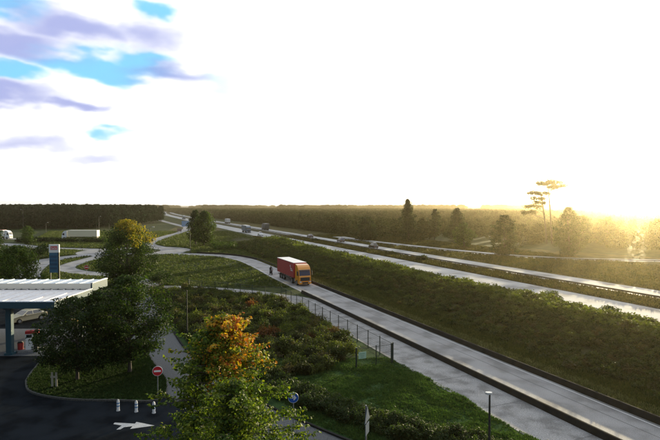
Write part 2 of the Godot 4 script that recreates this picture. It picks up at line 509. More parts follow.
# ------------------------------------------------------------------ ground, roads, bank
func v2(x: float, z: float) -> Vector2: return Vector2(x, z)
func g2(p: Vector3) -> Vector2: return Vector2(p.x, p.z)
var lane_edge := []
var slip_line := []
var way_line := []
var isle := []
var road_lines := []     # [points, half width]
func setting() -> void:
	var b := MB.new()
	b.quad_out(Vector3(-3300, 0, -3300), Vector3(3300, 0, -3300), Vector3(3300, 0, 300), Vector3(-3300, 0, 300), Vector3.UP)
	struct("ground", b.mesh(), M.grass)
	sheet("lawn", [g2(rd(23.2, -5)), g2(rd(23.2, 72)), v2(-12, -79), v2(-22, -85), v2(-33, -88), v2(-27, -77), v2(-19, -59), v2(-13.9, -48.6), v2(-7.5, -39), v2(-1.7, -32.7), v2(5, -27), v2(14, -21)], 0.004, M.lawn)
	sheet("field", [g2(rd(84.2, -60)), g2(rd(84.2, 430)), g2(rd(99, 430)), g2(rd(101, 190)), g2(rd(126, 130)), g2(rd(150, 60)), g2(rd(150, -60))], 0.004, M.dry)
	sheet("meadow", [v2(-90, -204), v2(-60, -184), v2(-52, -215), v2(-70, -330), v2(-112, -365), v2(-96, -300)], 0.004, M.dry)
	sheet("forecourt", [v2(-90, -12), v2(2, -12), v2(0, -26), v2(-7.5, -34), v2(-15, -44), v2(-20.5, -56), v2(-27, -68), v2(-44, -78), v2(-90, -80)], 0.008, M.asphalt)
	var apron := MB.new()
	apron.box(Vector3(-42, 0.01, -52.9), Vector3(30, 0.04, 10.6))
	struct("canopy_apron", apron.mesh(), plainish(Color(0.1, 0.11, 0.125), 0.8, 15))

	# motorway
	way_line = smooth_line([rd(64, -70), rd(64, 100), rd(64, 300), rd(64, 600), rd(69, 900), rd(88, 1200), rd(140, 1650)], 12.0)
	struct("motorway_road", ribbon(way_line, -5.0, 5.0, 0.03).mesh(), M.motorway)
	struct("motorway_road", ribbon(way_line, 12.5, 20.0, 0.03).mesh(), M.motorway)
	struct("median_ground", ribbon(way_line, 5.0, 12.5, 0.012).mesh(), M.earth)
	for off in [-4.2, 4.3, 13.1, 19.4]:
		struct("road_marking", ribbon(way_line, off - 0.09, off + 0.09, 0.036, 0.004).mesh(), M.line)
	# slip road
	slip_line = smooth_line([rd(30, -20), rd(30, 20), rd(30, 60), rd(30, 95), Vector3(-15.8, 0, -118), Vector3(-23.5, 0, -135), Vector3(-33, 0, -145.5), Vector3(-47, 0, -151)], 2.0)
	struct("slip_road", ribbon(slip_line, -2.45, 2.4, 0.02).mesh(), M.road)
	struct("road_marking", ribbon(slip_line, -2.22, -2.08, 0.026, 0.004).mesh(), M.line)
	struct("road_marking", ribbon(slip_line, 1.98, 2.12, 0.026, 0.004).mesh(), M.line)
	struct("road_joint", ribbon(slip_line.slice(0, 60), 0.62, 0.67, 0.025, 0.004).mesh(), M.joint)
	# concrete lane beside it
	var cl := smooth_line([rd(25.35, -20), rd(25.35, 20), rd(25.35, 50), rd(25.35, 70), Vector3(-8.5, 0, -79.3), Vector3(-15, 0, -83.6), Vector3(-24, 0, -87), Vector3(-36, 0, -89)], 2.0)
	struct("concrete_lane", ribbon(cl, -2.15, 2.0, 0.02).mesh(), M.concrete)
	var jn := MB.new()
	for i in range(3, cl.size() - 3, 3):
		var r := across(cl, i)
		var T := r.cross(Vector3.UP)
		jn.box(cl[i] + Vector3(0, 0.0225, 0), Vector3(4.1, 0.005, 0.035), Basis(r, Vector3.UP, -T))
	struct("lane_joint", jn.mesh(), M.joint)
	# roundabout
	var ring := MB.new()
	var isl := MB.new()
	var mound := MB.new()
	var C := Vector3(-62, 0, -159)
	for i in 72:
		var a := TAU * i / 72.0
		var d := TAU * (i + 1) / 72.0
		var p := Vector3(cos(a), 0, sin(a))
		var q := Vector3(cos(d), 0, sin(d))
		ring.quad_out(C + p * 7.6 + Vector3(0, 0.024, 0), C + q * 7.6 + Vector3(0, 0.024, 0), C + q * 17 + Vector3(0, 0.024, 0), C + p * 17 + Vector3(0, 0.024, 0), Vector3.UP)
		for w in [[7.6, 0.0, 7.6, 0.14], [7.6, 0.14, 7.35, 0.15], [7.35, 0.15, 7.35, 0.05]]:
			isl.quad_out(C + p * w[0] + Vector3(0, w[1], 0), C + q * w[0] + Vector3(0, w[1], 0), C + q * w[2] + Vector3(0, w[3], 0), C + p * w[2] + Vector3(0, w[3], 0), p * (1.0 if w[0] == w[2] else 0.0) + Vector3.UP * 0.5)
		for k in 4:
			var r0 := 7.35 * (1.0 - k / 4.0)
			var r1 := 7.35 * (1.0 - (k + 1) / 4.0)
			var y0 := 0.12 + 0.55 * (1.0 - pow(r0 / 7.35, 2.0))
			var y1 := 0.12 + 0.55 * (1.0 - pow(r1 / 7.35, 2.0))
			if k < 3: mound.quad_out(C + p * r0 + Vector3(0, y0, 0), C + q * r0 + Vector3(0, y0, 0), C + q * r1 + Vector3(0, y1, 0), C + p * r1 + Vector3(0, y1, 0), Vector3.UP)
			else: mound.tri_out(C + p * r0 + Vector3(0, y0, 0), C + q * r0 + Vector3(0, y0, 0), C + Vector3(0, y1, 0), Vector3.UP)
	struct("roundabout_road", ring.mesh(), M.road)
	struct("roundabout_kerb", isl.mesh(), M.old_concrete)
	struct("roundabout_ground", mound.mesh(), M.grass)
	# the other roads
	var link := smooth_line([Vector3(-58, 0, -172), Vector3(-70, 0, -192), Vector3(-77, 0, -235), Vector3(-82, 0, -277), Vector3(-96, 0, -335), Vector3(-118, 0, -385), Vector3(-167, 0, -496), Vector3(-258, 0, -720), Vector3(-425, 0, -1150)], 6.0)
	struct("link_road", ribbon(link, -2.5, 2.5, 0.016).mesh(), M.road)
	struct("approach_road", ribbon(smooth_line([Vector3(-74, 0, -164), Vector3(-100, 0, -172), Vector3(-125, 0, -190), Vector3(-175, 0, -205), Vector3(-270, 0, -220)], 6.0), -3, 3, 0.016).mesh(), M.road)
	struct("lorry_road", ribbon(smooth_line([Vector3(-260, 0, -236), Vector3(-190, 0, -224), Vector3(-140, 0, -219), Vector3(-90, 0, -216), Vector3(-72, 0, -206)], 6.0), -3.2, 3.2, 0.02).mesh(), M.road)
	struct("station_road", ribbon(smooth_line([Vector3(-71, 0, -148), Vector3(-75, 0, -132), Vector3(-66, 0, -108), Vector3(-57, 0, -92), Vector3(-50, 0, -70)], 3.0), -3, 3, 0.016).mesh(), M.road)
	struct("loop_road", ribbon(smooth_line([Vector3(-66, 0, -146), Vector3(-64.5, 0, -128), Vector3(-62, 0, -117), Vector3(-56.5, 0, -110), Vector3(-49, 0, -105.5), Vector3(-41, 0, -101), Vector3(-34, 0, -92), Vector3(-30, 0, -83)], 2.0), -2, 2, 0.02).mesh(), M.road)
	struct("side_road", ribbon(smooth_line([rd(93, 215), Vector3(17.8, 0, -200), Vector3(46, 0, -153), Vector3(61, 0, -138.5), Vector3(83, 0, -132), Vector3(140, 0, -124)], 5.0), -3.2, 3.2, 0.016).mesh(), M.motorway)
	# service lane with its kerb
	lane_edge = smooth_line([Vector3(-31, 0, -84), Vector3(-25, 0, -72), Vector3(-19, 0, -59), Vector3(-13.9, 0, -48.6), Vector3(-7.5, 0, -39), Vector3(-1.7, 0, -32.7), Vector3(5, 0, -27), Vector3(14, 0, -21)], 1.5)
	struct("service_road", ribbon(lane_edge, 0.0, 4.6, 0.018).mesh(), plainish(Color(0.075, 0.08, 0.085), 0.75, 16))
	struct("kerb", ribbon(lane_edge, -0.16, -0.002, 0.13, 0.16).mesh(), M.old_concrete)

	# bank between the slip road and the motorway
	var bk := MB.new()
	var ss := []
	var sv := 33.1
	while sv < 58.0:
		ss.append(sv); sv += 1.2
	var t0 := -24.0
	while t0 < 260.0:
		for i in ss.size() - 1:
			var q := []
			for o in [[0, 0.0], [1, 0.0], [1, 4.0], [0, 4.0]]:
				var s: float = ss[i + o[0]]
				var t: float = t0 + o[1]
				var y := bank_y(s, t) + 0.006
				if (i == 0 and o[0] == 0) or (i == ss.size() - 2 and o[0] == 1): y = -0.08
				q.append(rd(s, t, y))
			bk.quad_out(q[0], q[1], q[2], q[3], Vector3.UP)
		t0 += 4.0
	# only where the slip road still runs beside the motorway
	struct("embankment_ground", bk.mesh(), M.earth)

	# traffic island in front of the station
	var ip := smooth_line([Vector3(-24.8, 0, -40.6), Vector3(-23.4, 0, -38.6), Vector3(-21.4, 0, -37.4), Vector3(-18.7, 0, -36.7), Vector3(-16, 0, -36.6), Vector3(-12.7, 0, -36.7), Vector3(-13.4, 0, -40.5), Vector3(-16, 0, -45), Vector3(-20, 0, -52), Vector3(-23, 0, -53), Vector3(-26.4, 0, -47), Vector3(-25.9, 0, -43.6), Vector3(-24.8, 0, -40.6)], 0.8)
	ip.pop_back()
	isle = []
	for p in ip: isle.append(g2(p))
	sheet("island_lawn", isle, 0.12, M.lawn)
	var kb := MB.new()
	for i in ip.size():
		var p: Vector3 = ip[i]
		var q: Vector3 = ip[(i + 1) % ip.size()]
		var mid := Vector3(-19, 0, -44)
		var op := (p - mid).normalized() * 0.16
		var oq := (q - mid).normalized() * 0.16
		kb.quad_out(p + Vector3(0, 0.14, 0), q + Vector3(0, 0.14, 0), q + oq + Vector3(0, 0.14, 0), p + op + Vector3(0, 0.14, 0), Vector3.UP)
		kb.quad_out(p + op, q + oq, q + oq + Vector3(0, 0.14, 0), p + op + Vector3(0, 0.14, 0), op)
	struct("island_kerb", kb.mesh(), plainish(Color(0.07, 0.07, 0.065), 0.85, 17))
	# white turning arrow on the asphalt
	var ar := MB.new()
	var outline := PackedVector2Array([v2(-14.3, -32.85), v2(-12.9, -32.68), v2(-12.9, -32.95), v2(-11.5, -32.4), v2(-12.9, -31.9), v2(-12.9, -32.3), v2(-13.4, -32.15), v2(-13.5, -31.85), v2(-13.75, -31.8), v2(-13.65, -32.4), v2(-14.3, -32.62)])
	var tri := Geometry2D.triangulate_polygon(outline)
	for i in range(0, tri.size(), 3):
		var q := []
		for k in 3: q.append(Vector3(outline[tri[i + k]].x, 0.014, outline[tri[i + k]].y))
		ar.tri_out(q[0], q[1], q[2], Vector3.UP)
	struct("road_marking", ar.mesh(), M.line)

func plainish(c: Color, rough: float, sd: int) -> StandardMaterial3D:
	return grained(noise_tex(sd, 0.05, [c * 0.7, c, c * 1.3], 256), 2.0, null, 1.0, rough, 0.3, 0.35)

# ------------------------------------------------------------------ filling station
func station() -> void:
	var t := thing("station_canopy", "white flat roof of the filling station canopy with teal edge", "canopy", Vector3(-42, 0, -52.6))
	var white := grained(noise_tex(20, 0.03, [Color(0.62, 0.6, 0.6), Color(0.7, 0.68, 0.68), Color(0.74, 0.73, 0.72)], 256), 5.0, null, 1.0, 0.5)
	var cream := plain(Color(0.74, 0.68, 0.57), 0.5)
	var bluish := plainish(Color(0.42, 0.5, 0.58), 0.35, 22)
	var teal := plain(Color(0.018, 0.065, 0.09), 0.4)
	# local: x -16..16, z +5.6 front .. -5.6 rear, front deck 5.3 m, raised rear deck 5.95 m
	var deck := MB.new()
	deck.box(Vector3(0, 5.0, 1.9), Vector3(31.7, 0.4, 7.2))
	deck.box(Vector3(0, 5.3, -3.7), Vector3(31.7, 1.0, 3.7))
	obj("roof_body", deck.mesh(), M.old_concrete, t)
	for i in 24:
		var p := MB.new()
		p.box(Vector3.ZERO, Vector3(1.29, 0.04, 6.9))
		p.box(Vector3(0.645, 0.05, 0), Vector3(0.05, 0.07, 6.9))
		var o := obj("roof_panel", p.mesh(), white, t)
		o.position = Vector3(-15.2 + i * 1.32, 5.235, 1.95)
		o.rotation.x = 0.012
		var r := MB.new()
		r.box(Vector3.ZERO, Vector3(1.29, 0.04, 3.4))
		r.box(Vector3(0.645, 0.06, 0), Vector3(0.07, 0.1, 3.4))
		var ro := obj("rear_roof_panel", r.mesh(), bluish, t)
		ro.position = Vector3(-15.2 + i * 1.32, 5.835, -3.75)
	var up := MB.new()
	up.box(Vector3(0, 5.6, -1.8), Vector3(31.7, 0.66, 0.1), Basis(Vector3(1, 0, 0), -0.25))
	obj("upstand", up.mesh(), cream, t)
	var gut := MB.new()
	gut.box(Vector3(0, 5.29, -1.6), Vector3(31.7, 0.06, 0.16))
	for i in 40: gut.box(Vector3(-15.6 + i * 0.8, 5.34, -1.6), Vector3(0.12, 0.08, 0.2))
	obj("gutter", gut.mesh(), M.dark_metal, t)
	var fa := MB.new()
	fa.cbox(Vector3(0, 5.02, 5.6), Vector3(0.12, 32, 0.62), 0.03, Basis(Vector3(0, 0, -1), Vector3(1, 0, 0), Vector3(0, -1, 0)))
	fa.box(Vector3(15.94, 5.03, 1.85), Vector3(0.12, 0.62, 7.35))
	fa.box(Vector3(15.94, 5.5, -3.75), Vector3(0.12, 0.9, 3.75))
	obj("fascia", fa.mesh(), teal, t)
	var tr := MB.new()
	tr.box(Vector3(0, 5.36, 5.6), Vector3(32.1, 0.07, 0.2))
	obj("front_trim", tr.mesh(), bluish, t)
	var tr2 := MB.new()
	tr2.box(Vector3(15.9, 5.37, 1.8), Vector3(0.3, 0.08, 7.3))
	tr2.box(Vector3(15.9, 5.98, -3.75), Vector3(0.3, 0.08, 3.7))
	obj("side_trim", tr2.mesh(), white, t)
	for x in [11.0, -1.0, -13.0]:
		for z in [4.5, -4.2]:
			var c := MB.new()
			c.cbox(Vector3(x, 2.42, z), Vector3(0.55, 4.8, 0.55), 0.06)
			c.cbox(Vector3(x, 4.62, z), Vector3(0.85, 0.36, 0.85), 0.1)
			c.cbox(Vector3(x, 0.12, z), Vector3(0.8, 0.24, 0.8), 0.08)
			obj("column", c.mesh(), teal, t)
	# pumps under the canopy
	pump(Vector3(-29.7, 0.03, -49.2), "white and red fuel pump beside the teal canopy column", 0.2)
	pump(Vector3(-28.4, 0.03, -54.4), "fuel pump with yellow panel deep under the canopy", 0.2, Color(0.6, 0.38, 0.05))
	var bin := thing("litter_bin", "small red bin between the canopy column and the fuel pump", "bin", Vector3(-30.55, 0.03, -49.0))
	var bb := MB.new()
	bb.tube([Vector3(0, 0, 0), Vector3(0, 0.85, 0), Vector3(0, 0.9, 0)], [0.24, 0.27, 0.2], 14)
	obj("body", bb.mesh(), plain(Color(0.32, 0.02, 0.02), 0.5), bin)
	var bl := MB.new()
	bl.tube([Vector3(0, 0.9, 0), Vector3(0, 1.02, 0)], [0.28, 0.16], 14)
	obj("lid", bl.mesh(), M.black, bin)
	# bollards at the mouth of the lane
	for i in 3:
		var at: Vector3 = [Vector3(-14.9, 0.008, -34.8), Vector3(-13.55, 0.008, -34.6), Vector3(-12.25, 0.008, -34.4)][i]
		var bo := thing("bollard", ["white bollard farthest from the autumn tree", "white bollard standing between the two others", "white bollard half behind the leaves of the autumn tree"][i], "bollard", at, 0, "white bollards by the grass island")
		var s := MB.new()
		s.tube([Vector3(0, 0, 0), Vector3(0, 0.12, 0), Vector3(0, 0.62, 0), Vector3(0, 0.74, 0), Vector3(0, 0.8, 0)], [0.13, 0.1, 0.1, 0.085, 0.03], 14)
		obj("body", s.mesh(), M.white, bo)
		for y in [0.3, 0.5]:
			var r := MB.new()
			r.tube([Vector3(0, y, 0), Vector3(0, y + 0.09, 0)], [0.104, 0.104], 14)
			obj("band", r.mesh(), plain(Color(0.1, 0.22, 0.4), 0.4), bo)
	# tall price sign
	var g := thing("totem_sign", "tall blue and white station price sign with red logo panel", "sign", Vector3(-49.7, 0, -90), 0.12)
	var body := MB.new()
	body.cbox(Vector3(-0.1, 4.2, 0), Vector3(1.45, 3.6, 0.35), 0.06)
	obj("panel", body.mesh(), plain(Color(0.035, 0.13, 0.23), 0.35), g)
	var head := MB.new()
	head.cbox(Vector3(0, 6.75, 0), Vector3(1.75, 1.45, 0.4), 0.06)
	obj("head", head.mesh(), M.white, g)
	var lg := MB.new()
	lg.box(Vector3(0.02, 6.85, 0.21), Vector3(1.15, 0.62, 0.03))
	obj("logo_field", lg.mesh(), plain(Color(0.5, 0.03, 0.04), 0.4), g)
	var lw := MB.new()
	for i in 4: lw.box(Vector3(-0.36 + i * 0.25, 6.9 - 0.05 * (i % 2), 0.235), Vector3(0.17, 0.13, 0.02))
	lw.box(Vector3(0.02, 6.68, 0.235), Vector3(0.95, 0.06, 0.02))
	obj("logo_mark", lw.mesh(), M.white, g)
	for y in [5.3, 4.6, 3.9, 3.2]:
		var row := MB.new()
		row.box(Vector3(-0.1, y, 0.19), Vector3(1.2, 0.42, 0.03))
		obj("price_row", row.mesh(), plain(Color(0.02, 0.075, 0.15), 0.3), g)
	var pl := MB.new()
	pl.cbox(Vector3(0.74, 3.0, 0), Vector3(0.22, 6.0, 0.3), 0.03)
	pl.cbox(Vector3(-0.7, 1.2, 0), Vector3(0.14, 2.4, 0.25), 0.03)
	obj("post", pl.mesh(), M.dark_metal, g)

func pump(at: Vector3, label: String, turn: float, accent := Color(0.4, 0.02, 0.02)) -> void:
	var t := thing("fuel_pump", label, "pump", at, turn, "fuel pumps under the canopy")
	var b := MB.new()
	b.cbox(Vector3(0, 0.11, 0), Vector3(2.2, 0.22, 1.2), 0.2)
	obj("plinth", b.mesh(), M.concrete, t)
	var c := MB.new()
	c.cbox(Vector3(0, 1.12, 0), Vector3(0.75, 1.8, 0.55), 0.06)
	obj("cabinet", c.mesh(), M.white, t)
	var d := MB.new()
	d.cbox(Vector3(0.55, 1.0, 0), Vector3(0.34, 1.55, 0.5), 0.05)
	obj("nozzle_bay", d.mesh(), M.black, t)
	var a := MB.new()
	a.box(Vector3(0.2, 1.9, 0), Vector3(1.1, 0.28, 0.58))
	obj("header", a.mesh(), plain(accent, 0.4), t)
	var s := MB.new()
	s.box(Vector3(0, 1.55, 0.285), Vector3(0.5, 0.3, 0.02))
	obj("display", s.mesh(), M.glass, t)
	for i in 3:
		var h := MB.new()
		var z := 0.14 * (i - 1)
		h.tube([Vector3(0.73, 1.1, z), Vector3(0.85, 0.7, z), Vector3(0.8, 0.35, z), Vector3(0.72, 0.6, z)], [0.02, 0.02, 0.02, 0.02], 5)
		obj("hose", h.mesh(), M.rubber, t)

# ------------------------------------------------------------------ barriers, fence, rails, lamps, signs
func barrier(called: String, label: String, pts: Array, off: float) -> void:
	var b := MB.new()
	var prof := [Vector2(-0.2, -0.02), Vector2(-0.17, 0.12), Vector2(-0.1, 0.42), Vector2(-0.06, 0.47), Vector2(0.06, 0.47), Vector2(0.1, 0.42), Vector2(0.17, 0.12), Vector2(0.2, -0.02)]
	for i in pts.size() - 1:
		var p: Vector3 = pts[i] + across(pts, i) * off
		var q: Vector3 = pts[i + 1] + across(pts, i + 1) * off
		for k in prof.size() - 1:
			var u: Vector2 = prof[k]
			var w: Vector2 = prof[k + 1]
			var o := Vector2(-(w.y - u.y), w.x - u.x)
			var ra := across(pts, i)
			var rb := across(pts, i + 1)
			b.quad_out(p + ra * u.x + Vector3(0, u.y, 0), p + ra * w.x + Vector3(0, w.y, 0), q + rb * w.x + Vector3(0, w.y, 0), q + rb * u.x + Vector3(0, u.y, 0), ra * o.x + Vector3(0, o.y, 0))
	for e in [0, pts.size() - 1]:
		var r := across(pts, e)
		var p: Vector3 = pts[e] + r * off
		var away: Vector3 = pts[e] - pts[1 if e == 0 else e - 1]
		for k in range(1, prof.size() - 1):
			b.tri_out(p + r * prof[0].x + Vector3(0, prof[0].y, 0), p + r * prof[k].x + Vector3(0, prof[k].y, 0), p + r * prof[k + 1].x + Vector3(0, prof[k + 1].y, 0), away)
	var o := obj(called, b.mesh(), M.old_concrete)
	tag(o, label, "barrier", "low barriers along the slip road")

func mesh_panel() -> ArrayMesh:   # 1 m long, 1.7 m high welded wire, to be stretched to the bay
	var b := MB.new()
	for i in 26:
		b.box(Vector3((i + 0.5) / 26.0, 0.88, 0), Vector3(0.0022, 1.7, 0.005))
	for k in 9:
		b.box(Vector3(0.5, 0.05 + k * 0.207, 0.004), Vector3(1.0, 0.006, 0.006))
	return b.mesh()
func fence(label: String, pts: Array, thick_ends: bool) -> Node3D:
	var t := thing("mesh_fence", label, "fence", pts[0])
	var panel := mesh_panel()
	for i in pts.size():
		var p: Vector3 = pts[i] - pts[0]
		var end: bool = thick_ends and (i == 0 or i == pts.size() - 1)
		var w := 0.15 if end else 0.085
		var b := MB.new()
		b.cbox(p + Vector3(0, 0.9, 0), Vector3(w, 1.86, w), w * 0.2)
		b.box(p + Vector3(0, 1.845, 0), Vector3(w * 1.15, 0.03, w * 1.15))
		obj("post", b.mesh(), M.green_metal, t)
		if i < pts.size() - 1:
			var q: Vector3 = pts[i + 1] - pts[0]
			var o := obj("mesh_panel", panel, M.green_metal, t)
			var d := q - p
			o.transform = Transform3D(Basis(d, Vector3.UP, d.cross(Vector3.UP).normalized()), p)
			var r := MB.new()
			r.tube([p + Vector3(0, 1.74, 0), q + Vector3(0, 1.74, 0)], [0.018, 0.018], 5)
			obj("top_rail", r.mesh(), M.green_metal, t)
	return t

func lamp(label: String, at: Vector3, h: float, arm: Vector3, group := "lamp posts") -> void:
	var t := thing("lamp_post", label, "lamp post", at, 0, group)
	var b := MB.new()
	var r := 0.05 + h * 0.006
	b.tube([Vector3.ZERO, Vector3(0, 0.5, 0), Vector3(0, 0.52, 0), Vector3(0, h, 0)], [r * 1.5, r * 1.4, r, r * 0.6], 8)
	if arm.length() > 0.3: b.tube([Vector3(0, h - 0.02, 0), arm * 0.5 + Vector3(0, h + 0.1, 0), arm + Vector3(0, h + 0.12, 0)], [r * 0.5, r * 0.45, r * 0.4], 6)
	obj("pole", b.mesh(), M.dark_metal, t)
	var hd := MB.new()
	var dir := arm.normalized() if arm.length() > 0.01 else Vector3(1, 0, 0)
	var bs := Basis(dir, Vector3.UP, dir.cross(Vector3.UP))
	hd.cbox(arm + Vector3(0, h + 0.12 if arm.length() > 0.3 else h + 0.05, 0), Vector3(0.62, 0.13, 0.3) if arm.length() > 0.3 else Vector3(0.36, 0.1, 0.24), 0.08, bs)
	obj("lamp_head", hd.mesh(), plain(Color(0.55, 0.56, 0.56), 0.4), t)

func pole(label: String, at: Vector3, h: float) -> void:
	var t := thing("pole", label, "pole", at, 0, "thin dark poles by the thicket")
	var b := MB.new()
	b.tube([Vector3.ZERO, Vector3(0, h, 0)], [0.07, 0.05], 8)
	obj("shaft", b.mesh(), M.dark_metal, t)
	var c := MB.new()
	c.tube([Vector3(0, h, 0), Vector3(0, h + 0.05, 0), Vector3(0, h + 0.1, 0)], [0.075, 0.075, 0.02], 8)
	obj("cap", c.mesh(), M.dark_metal, t)

func disc(b: MB, at: Vector3, r: float, th: float, ax := Vector3(0, 0, 1)) -> void:
	b.tube([at, at + ax * th], [r, r], 28)
func round_sign(called: String, label: String, at: Vector3, h: float, r: float, face: Color, turn: float) -> Node3D:
	var t := thing(called, label, "sign", at, turn)
	var p := MB.new()
	p.tube([Vector3(0, 0, 0), Vector3(0, h + r * 0.7, 0)], [0.035, 0.035], 8)
	obj("post", p.mesh(), M.galv, t)
	var d := MB.new()
	disc(d, Vector3(0, h, 0.04), r, 0.03)
	obj("rim", d.mesh(), M.white, t)
	var f := MB.new()
	disc(f, Vector3(0, h, 0.072), r * 0.93, 0.006)
	obj("face", f.mesh(), plain(face, 0.35), t)
	return t

func roadside() -> void:
	var a_line := slip_line.slice(0, slip_line.size() - 3)
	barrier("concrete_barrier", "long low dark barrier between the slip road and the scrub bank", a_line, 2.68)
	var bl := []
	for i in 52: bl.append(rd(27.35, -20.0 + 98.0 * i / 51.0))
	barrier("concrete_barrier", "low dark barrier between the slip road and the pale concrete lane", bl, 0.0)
	# fence along the concrete lane, then round the bend behind the scrub
	var fp := []
	for i in 14: fp.append(rd(22.85, 40.0 + i * 2.5))
	var bend := smooth_line([rd(22.85, 75.0), Vector3(-10.4, 0, -78.2), Vector3(-14.5, 0, -80.8), Vector3(-19, 0, -83), Vector3(-24, 0, -84.8)], 2.5)
	for p in bend: fp.append(p)
	fence("dark green wire mesh fence along the pale concrete lane", fp, true)
	var gate := fence("short fence closing the end of the mesh fence on the lawn", [rd(19.0, 39.7), rd(21.0, 39.75), rd(22.65, 39.85)], true)
	var bd := thing("notice_board", "small pale green notice hung on the fence end", "notice", rd(19.55, 39.62, 1.15), atan2(-RD.x, -RD.z))
	var nb := MB.new()
	nb.box(Vector3(0, 0, 0.03), Vector3(0.75, 0.6, 0.02))
	obj("board", nb.mesh(), plain(Color(0.34, 0.5, 0.38), 0.5), bd)
	var nl := MB.new()
	for k in 3: nl.box(Vector3(-0.02, 0.15 - k * 0.15, 0.044), Vector3(0.5 - 0.1 * k, 0.05, 0.008))
	obj("print_line", nl.mesh(), plain(Color(0.16, 0.28, 0.2), 0.6), bd)
	# guard rail in the median
	var gr := thing("guard_rail", "long steel guard rail in the motorway median", "guard rail", Vector3.ZERO)
	var rb := MB.new()
	var rl := []
	for p in way_line: rl.append(p)
	for i in rl.size() - 1:
		var ra := across(rl, i)
		var rq := across(rl, i + 1)
		var p: Vector3 = rl[i] + ra * 11.2
		var q: Vector3 = rl[i + 1] + rq * 11.2
		var ys := [0.45, 0.5, 0.56, 0.6, 0.64, 0.7, 0.75]
		var xs := [0.0, -0.07, -0.07, 0.0, -0.07, -0.07, 0.0]
		for k in 6:
			rb.quad_out(p + ra * xs[k] + Vector3(0, ys[k], 0), p + ra * xs[k + 1] + Vector3(0, ys[k + 1], 0), q + rq * xs[k + 1] + Vector3(0, ys[k + 1], 0), q + rq * xs[k] + Vector3(0, ys[k], 0), -ra)
	obj("rail", rb.mesh(), M.rail, gr)
	var pm := MB.new()
	pm.box(Vector3(0, 0.36, 0), Vector3(0.1, 0.74, 0.06))
	var pmesh := pm.mesh()
	for i in 70:
		var o := obj("post", pmesh, M.galv, gr)
		o.position = rd(75.3, 20.0 + i * 4.0, 0.01)
		o.rotation.y = atan2(RD.x, RD.z)
	# rail beyond the far carriageway, along the side road
	var g2r := thing("guard_rail", "low steel rail in front of the pale side road beyond the motorway", "guard rail", Vector3.ZERO)
	var sl := smooth_line([rd(90.5, 205), Vector3(15.6, 0, -196.5), Vector3(43.5, 0, -150), Vector3(58.5, 0, -135.8), Vector3(83, 0, -128.6), Vector3(120, 0, -123)], 4.0)
	var rb2 := MB.new()
	for i in sl.size() - 1: rb2.quad_out(sl[i] + Vector3(0, 0.25, 0), sl[i] + Vector3(0, 0.45, 0), sl[i + 1] + Vector3(0, 0.45, 0), sl[i + 1] + Vector3(0, 0.25, 0), Vector3(0, 0, 1))
	obj("rail", rb2.mesh(), M.rail, g2r)
	for p in sl:
		var o := obj("post", pmesh, M.galv, g2r)
		o.position = p + Vector3(0, 0, -0.06)
		o.scale.y = 0.6
	# lamps
	lamp("dark lamp post with small flat head on the lawn by the slip road", Vector3(8.45, 0, -26.2), 4.45, Vector3(-0.05, 0, 0))
	pole("thin dark pole beside the kerb of the service lane", Vector3(-15.3, 0, -53.2), 5.3)
	pole("thin dark pole in the thicket behind the autumn tree", Vector3(-8.6, 0, -46.0), 3.3)
	lamp("tall lamp post on the lawn below the roundabout", Vector3(-51.5, 0, -143), 8.3, Vector3(0.9, 0, 0))
	lamp("lamp post between the roundabout and the tree by the motorway", Vector3(-42.9, 0, -153.2), 6.2, Vector3(-0.7, 0, 0))
	lamp("tallest lamp post, in front of the dark pine wood", Vector3(-178, 0, -290), 12.2, Vector3(-1.2, 0, 0))
	lamp("lamp post with pale head above the lorry road", Vector3(-150, 0, -264), 5.6, Vector3(0.9, 0, 0))
	lamp("lamp post above the cream trailer, before the pine wood", Vector3(-128, 0, -277), 8.6, Vector3(0.9, 0, 0))
	# signs
	var ne := round_sign("no_entry_sign", "red round no entry sign with white bar by the bollards", Vector3(-12.9, 0.12, -37.1), 1.95, 0.37, Color(0.5, 0.012, 0.02), 0.2)
	var nbar := MB.new()
	nbar.box(Vector3(0, 1.95, 0.083), Vector3(0.5, 0.13, 0.008))
	obj("bar", nbar.mesh(), M.white, ne)
	var ne2 := round_sign("no_entry_sign", "small red no entry sign on the curved drive behind the canopy", Vector3(-49.3, 0, -101), 2.0, 0.45, Color(0.5, 0.012, 0.02), 0.35)
	var nb2 := MB.new()
	nb2.box(Vector3(0, 2.0, 0.083), Vector3(0.6, 0.15, 0.008))
	obj("bar", nb2.mesh(), M.white, ne2)
	var ar := round_sign("arrow_sign", "blue round sign with white arrow beside the hedge", Vector3(-2.35, 0, -31.7), 2.15, 0.34, Color(0.012, 0.09, 0.42), 0.08)
	var am := MB.new()
	for d in [[Vector3(-0.02, 2.15, 0.083), Vector3(0.4, 0.075, 0.008), 0.0], [Vector3(0.1, 2.215, 0.083), Vector3(0.23, 0.07, 0.008), -0.75], [Vector3(0.1, 2.085, 0.083), Vector3(0.23, 0.07, 0.008), 0.75]]:
		am.box(d[0], d[1], Basis(Vector3(0, 0, 1), d[2]))
	obj("arrow", am.mesh(), M.white, ar)
	var bk := thing("road_sign", "grey blue road sign seen from its edge above the hedge", "sign", Vector3(2.05, 0, -28.2), 1.22)
	var bp := MB.new()
	bp.tube([Vector3.ZERO, Vector3(0, 3.05, 0)], [0.05, 0.05], 8)
	obj("post", bp.mesh(), M.galv, bk)
	var bs := MB.new()
	var T3 := [Vector3(-0.5, 2.15, 0.06), Vector3(0, 3.0, 0.06), Vector3(0.5, 2.15, 0.06)]
	bs.tri_out(T3[0], T3[1], T3[2], Vector3(0, 0, 1))
	bs.tri_out(T3[0] + Vector3(0, 0, 0.03), T3[1] + Vector3(0, 0, 0.03), T3[2] + Vector3(0, 0, 0.03), Vector3(0, 0, -1))
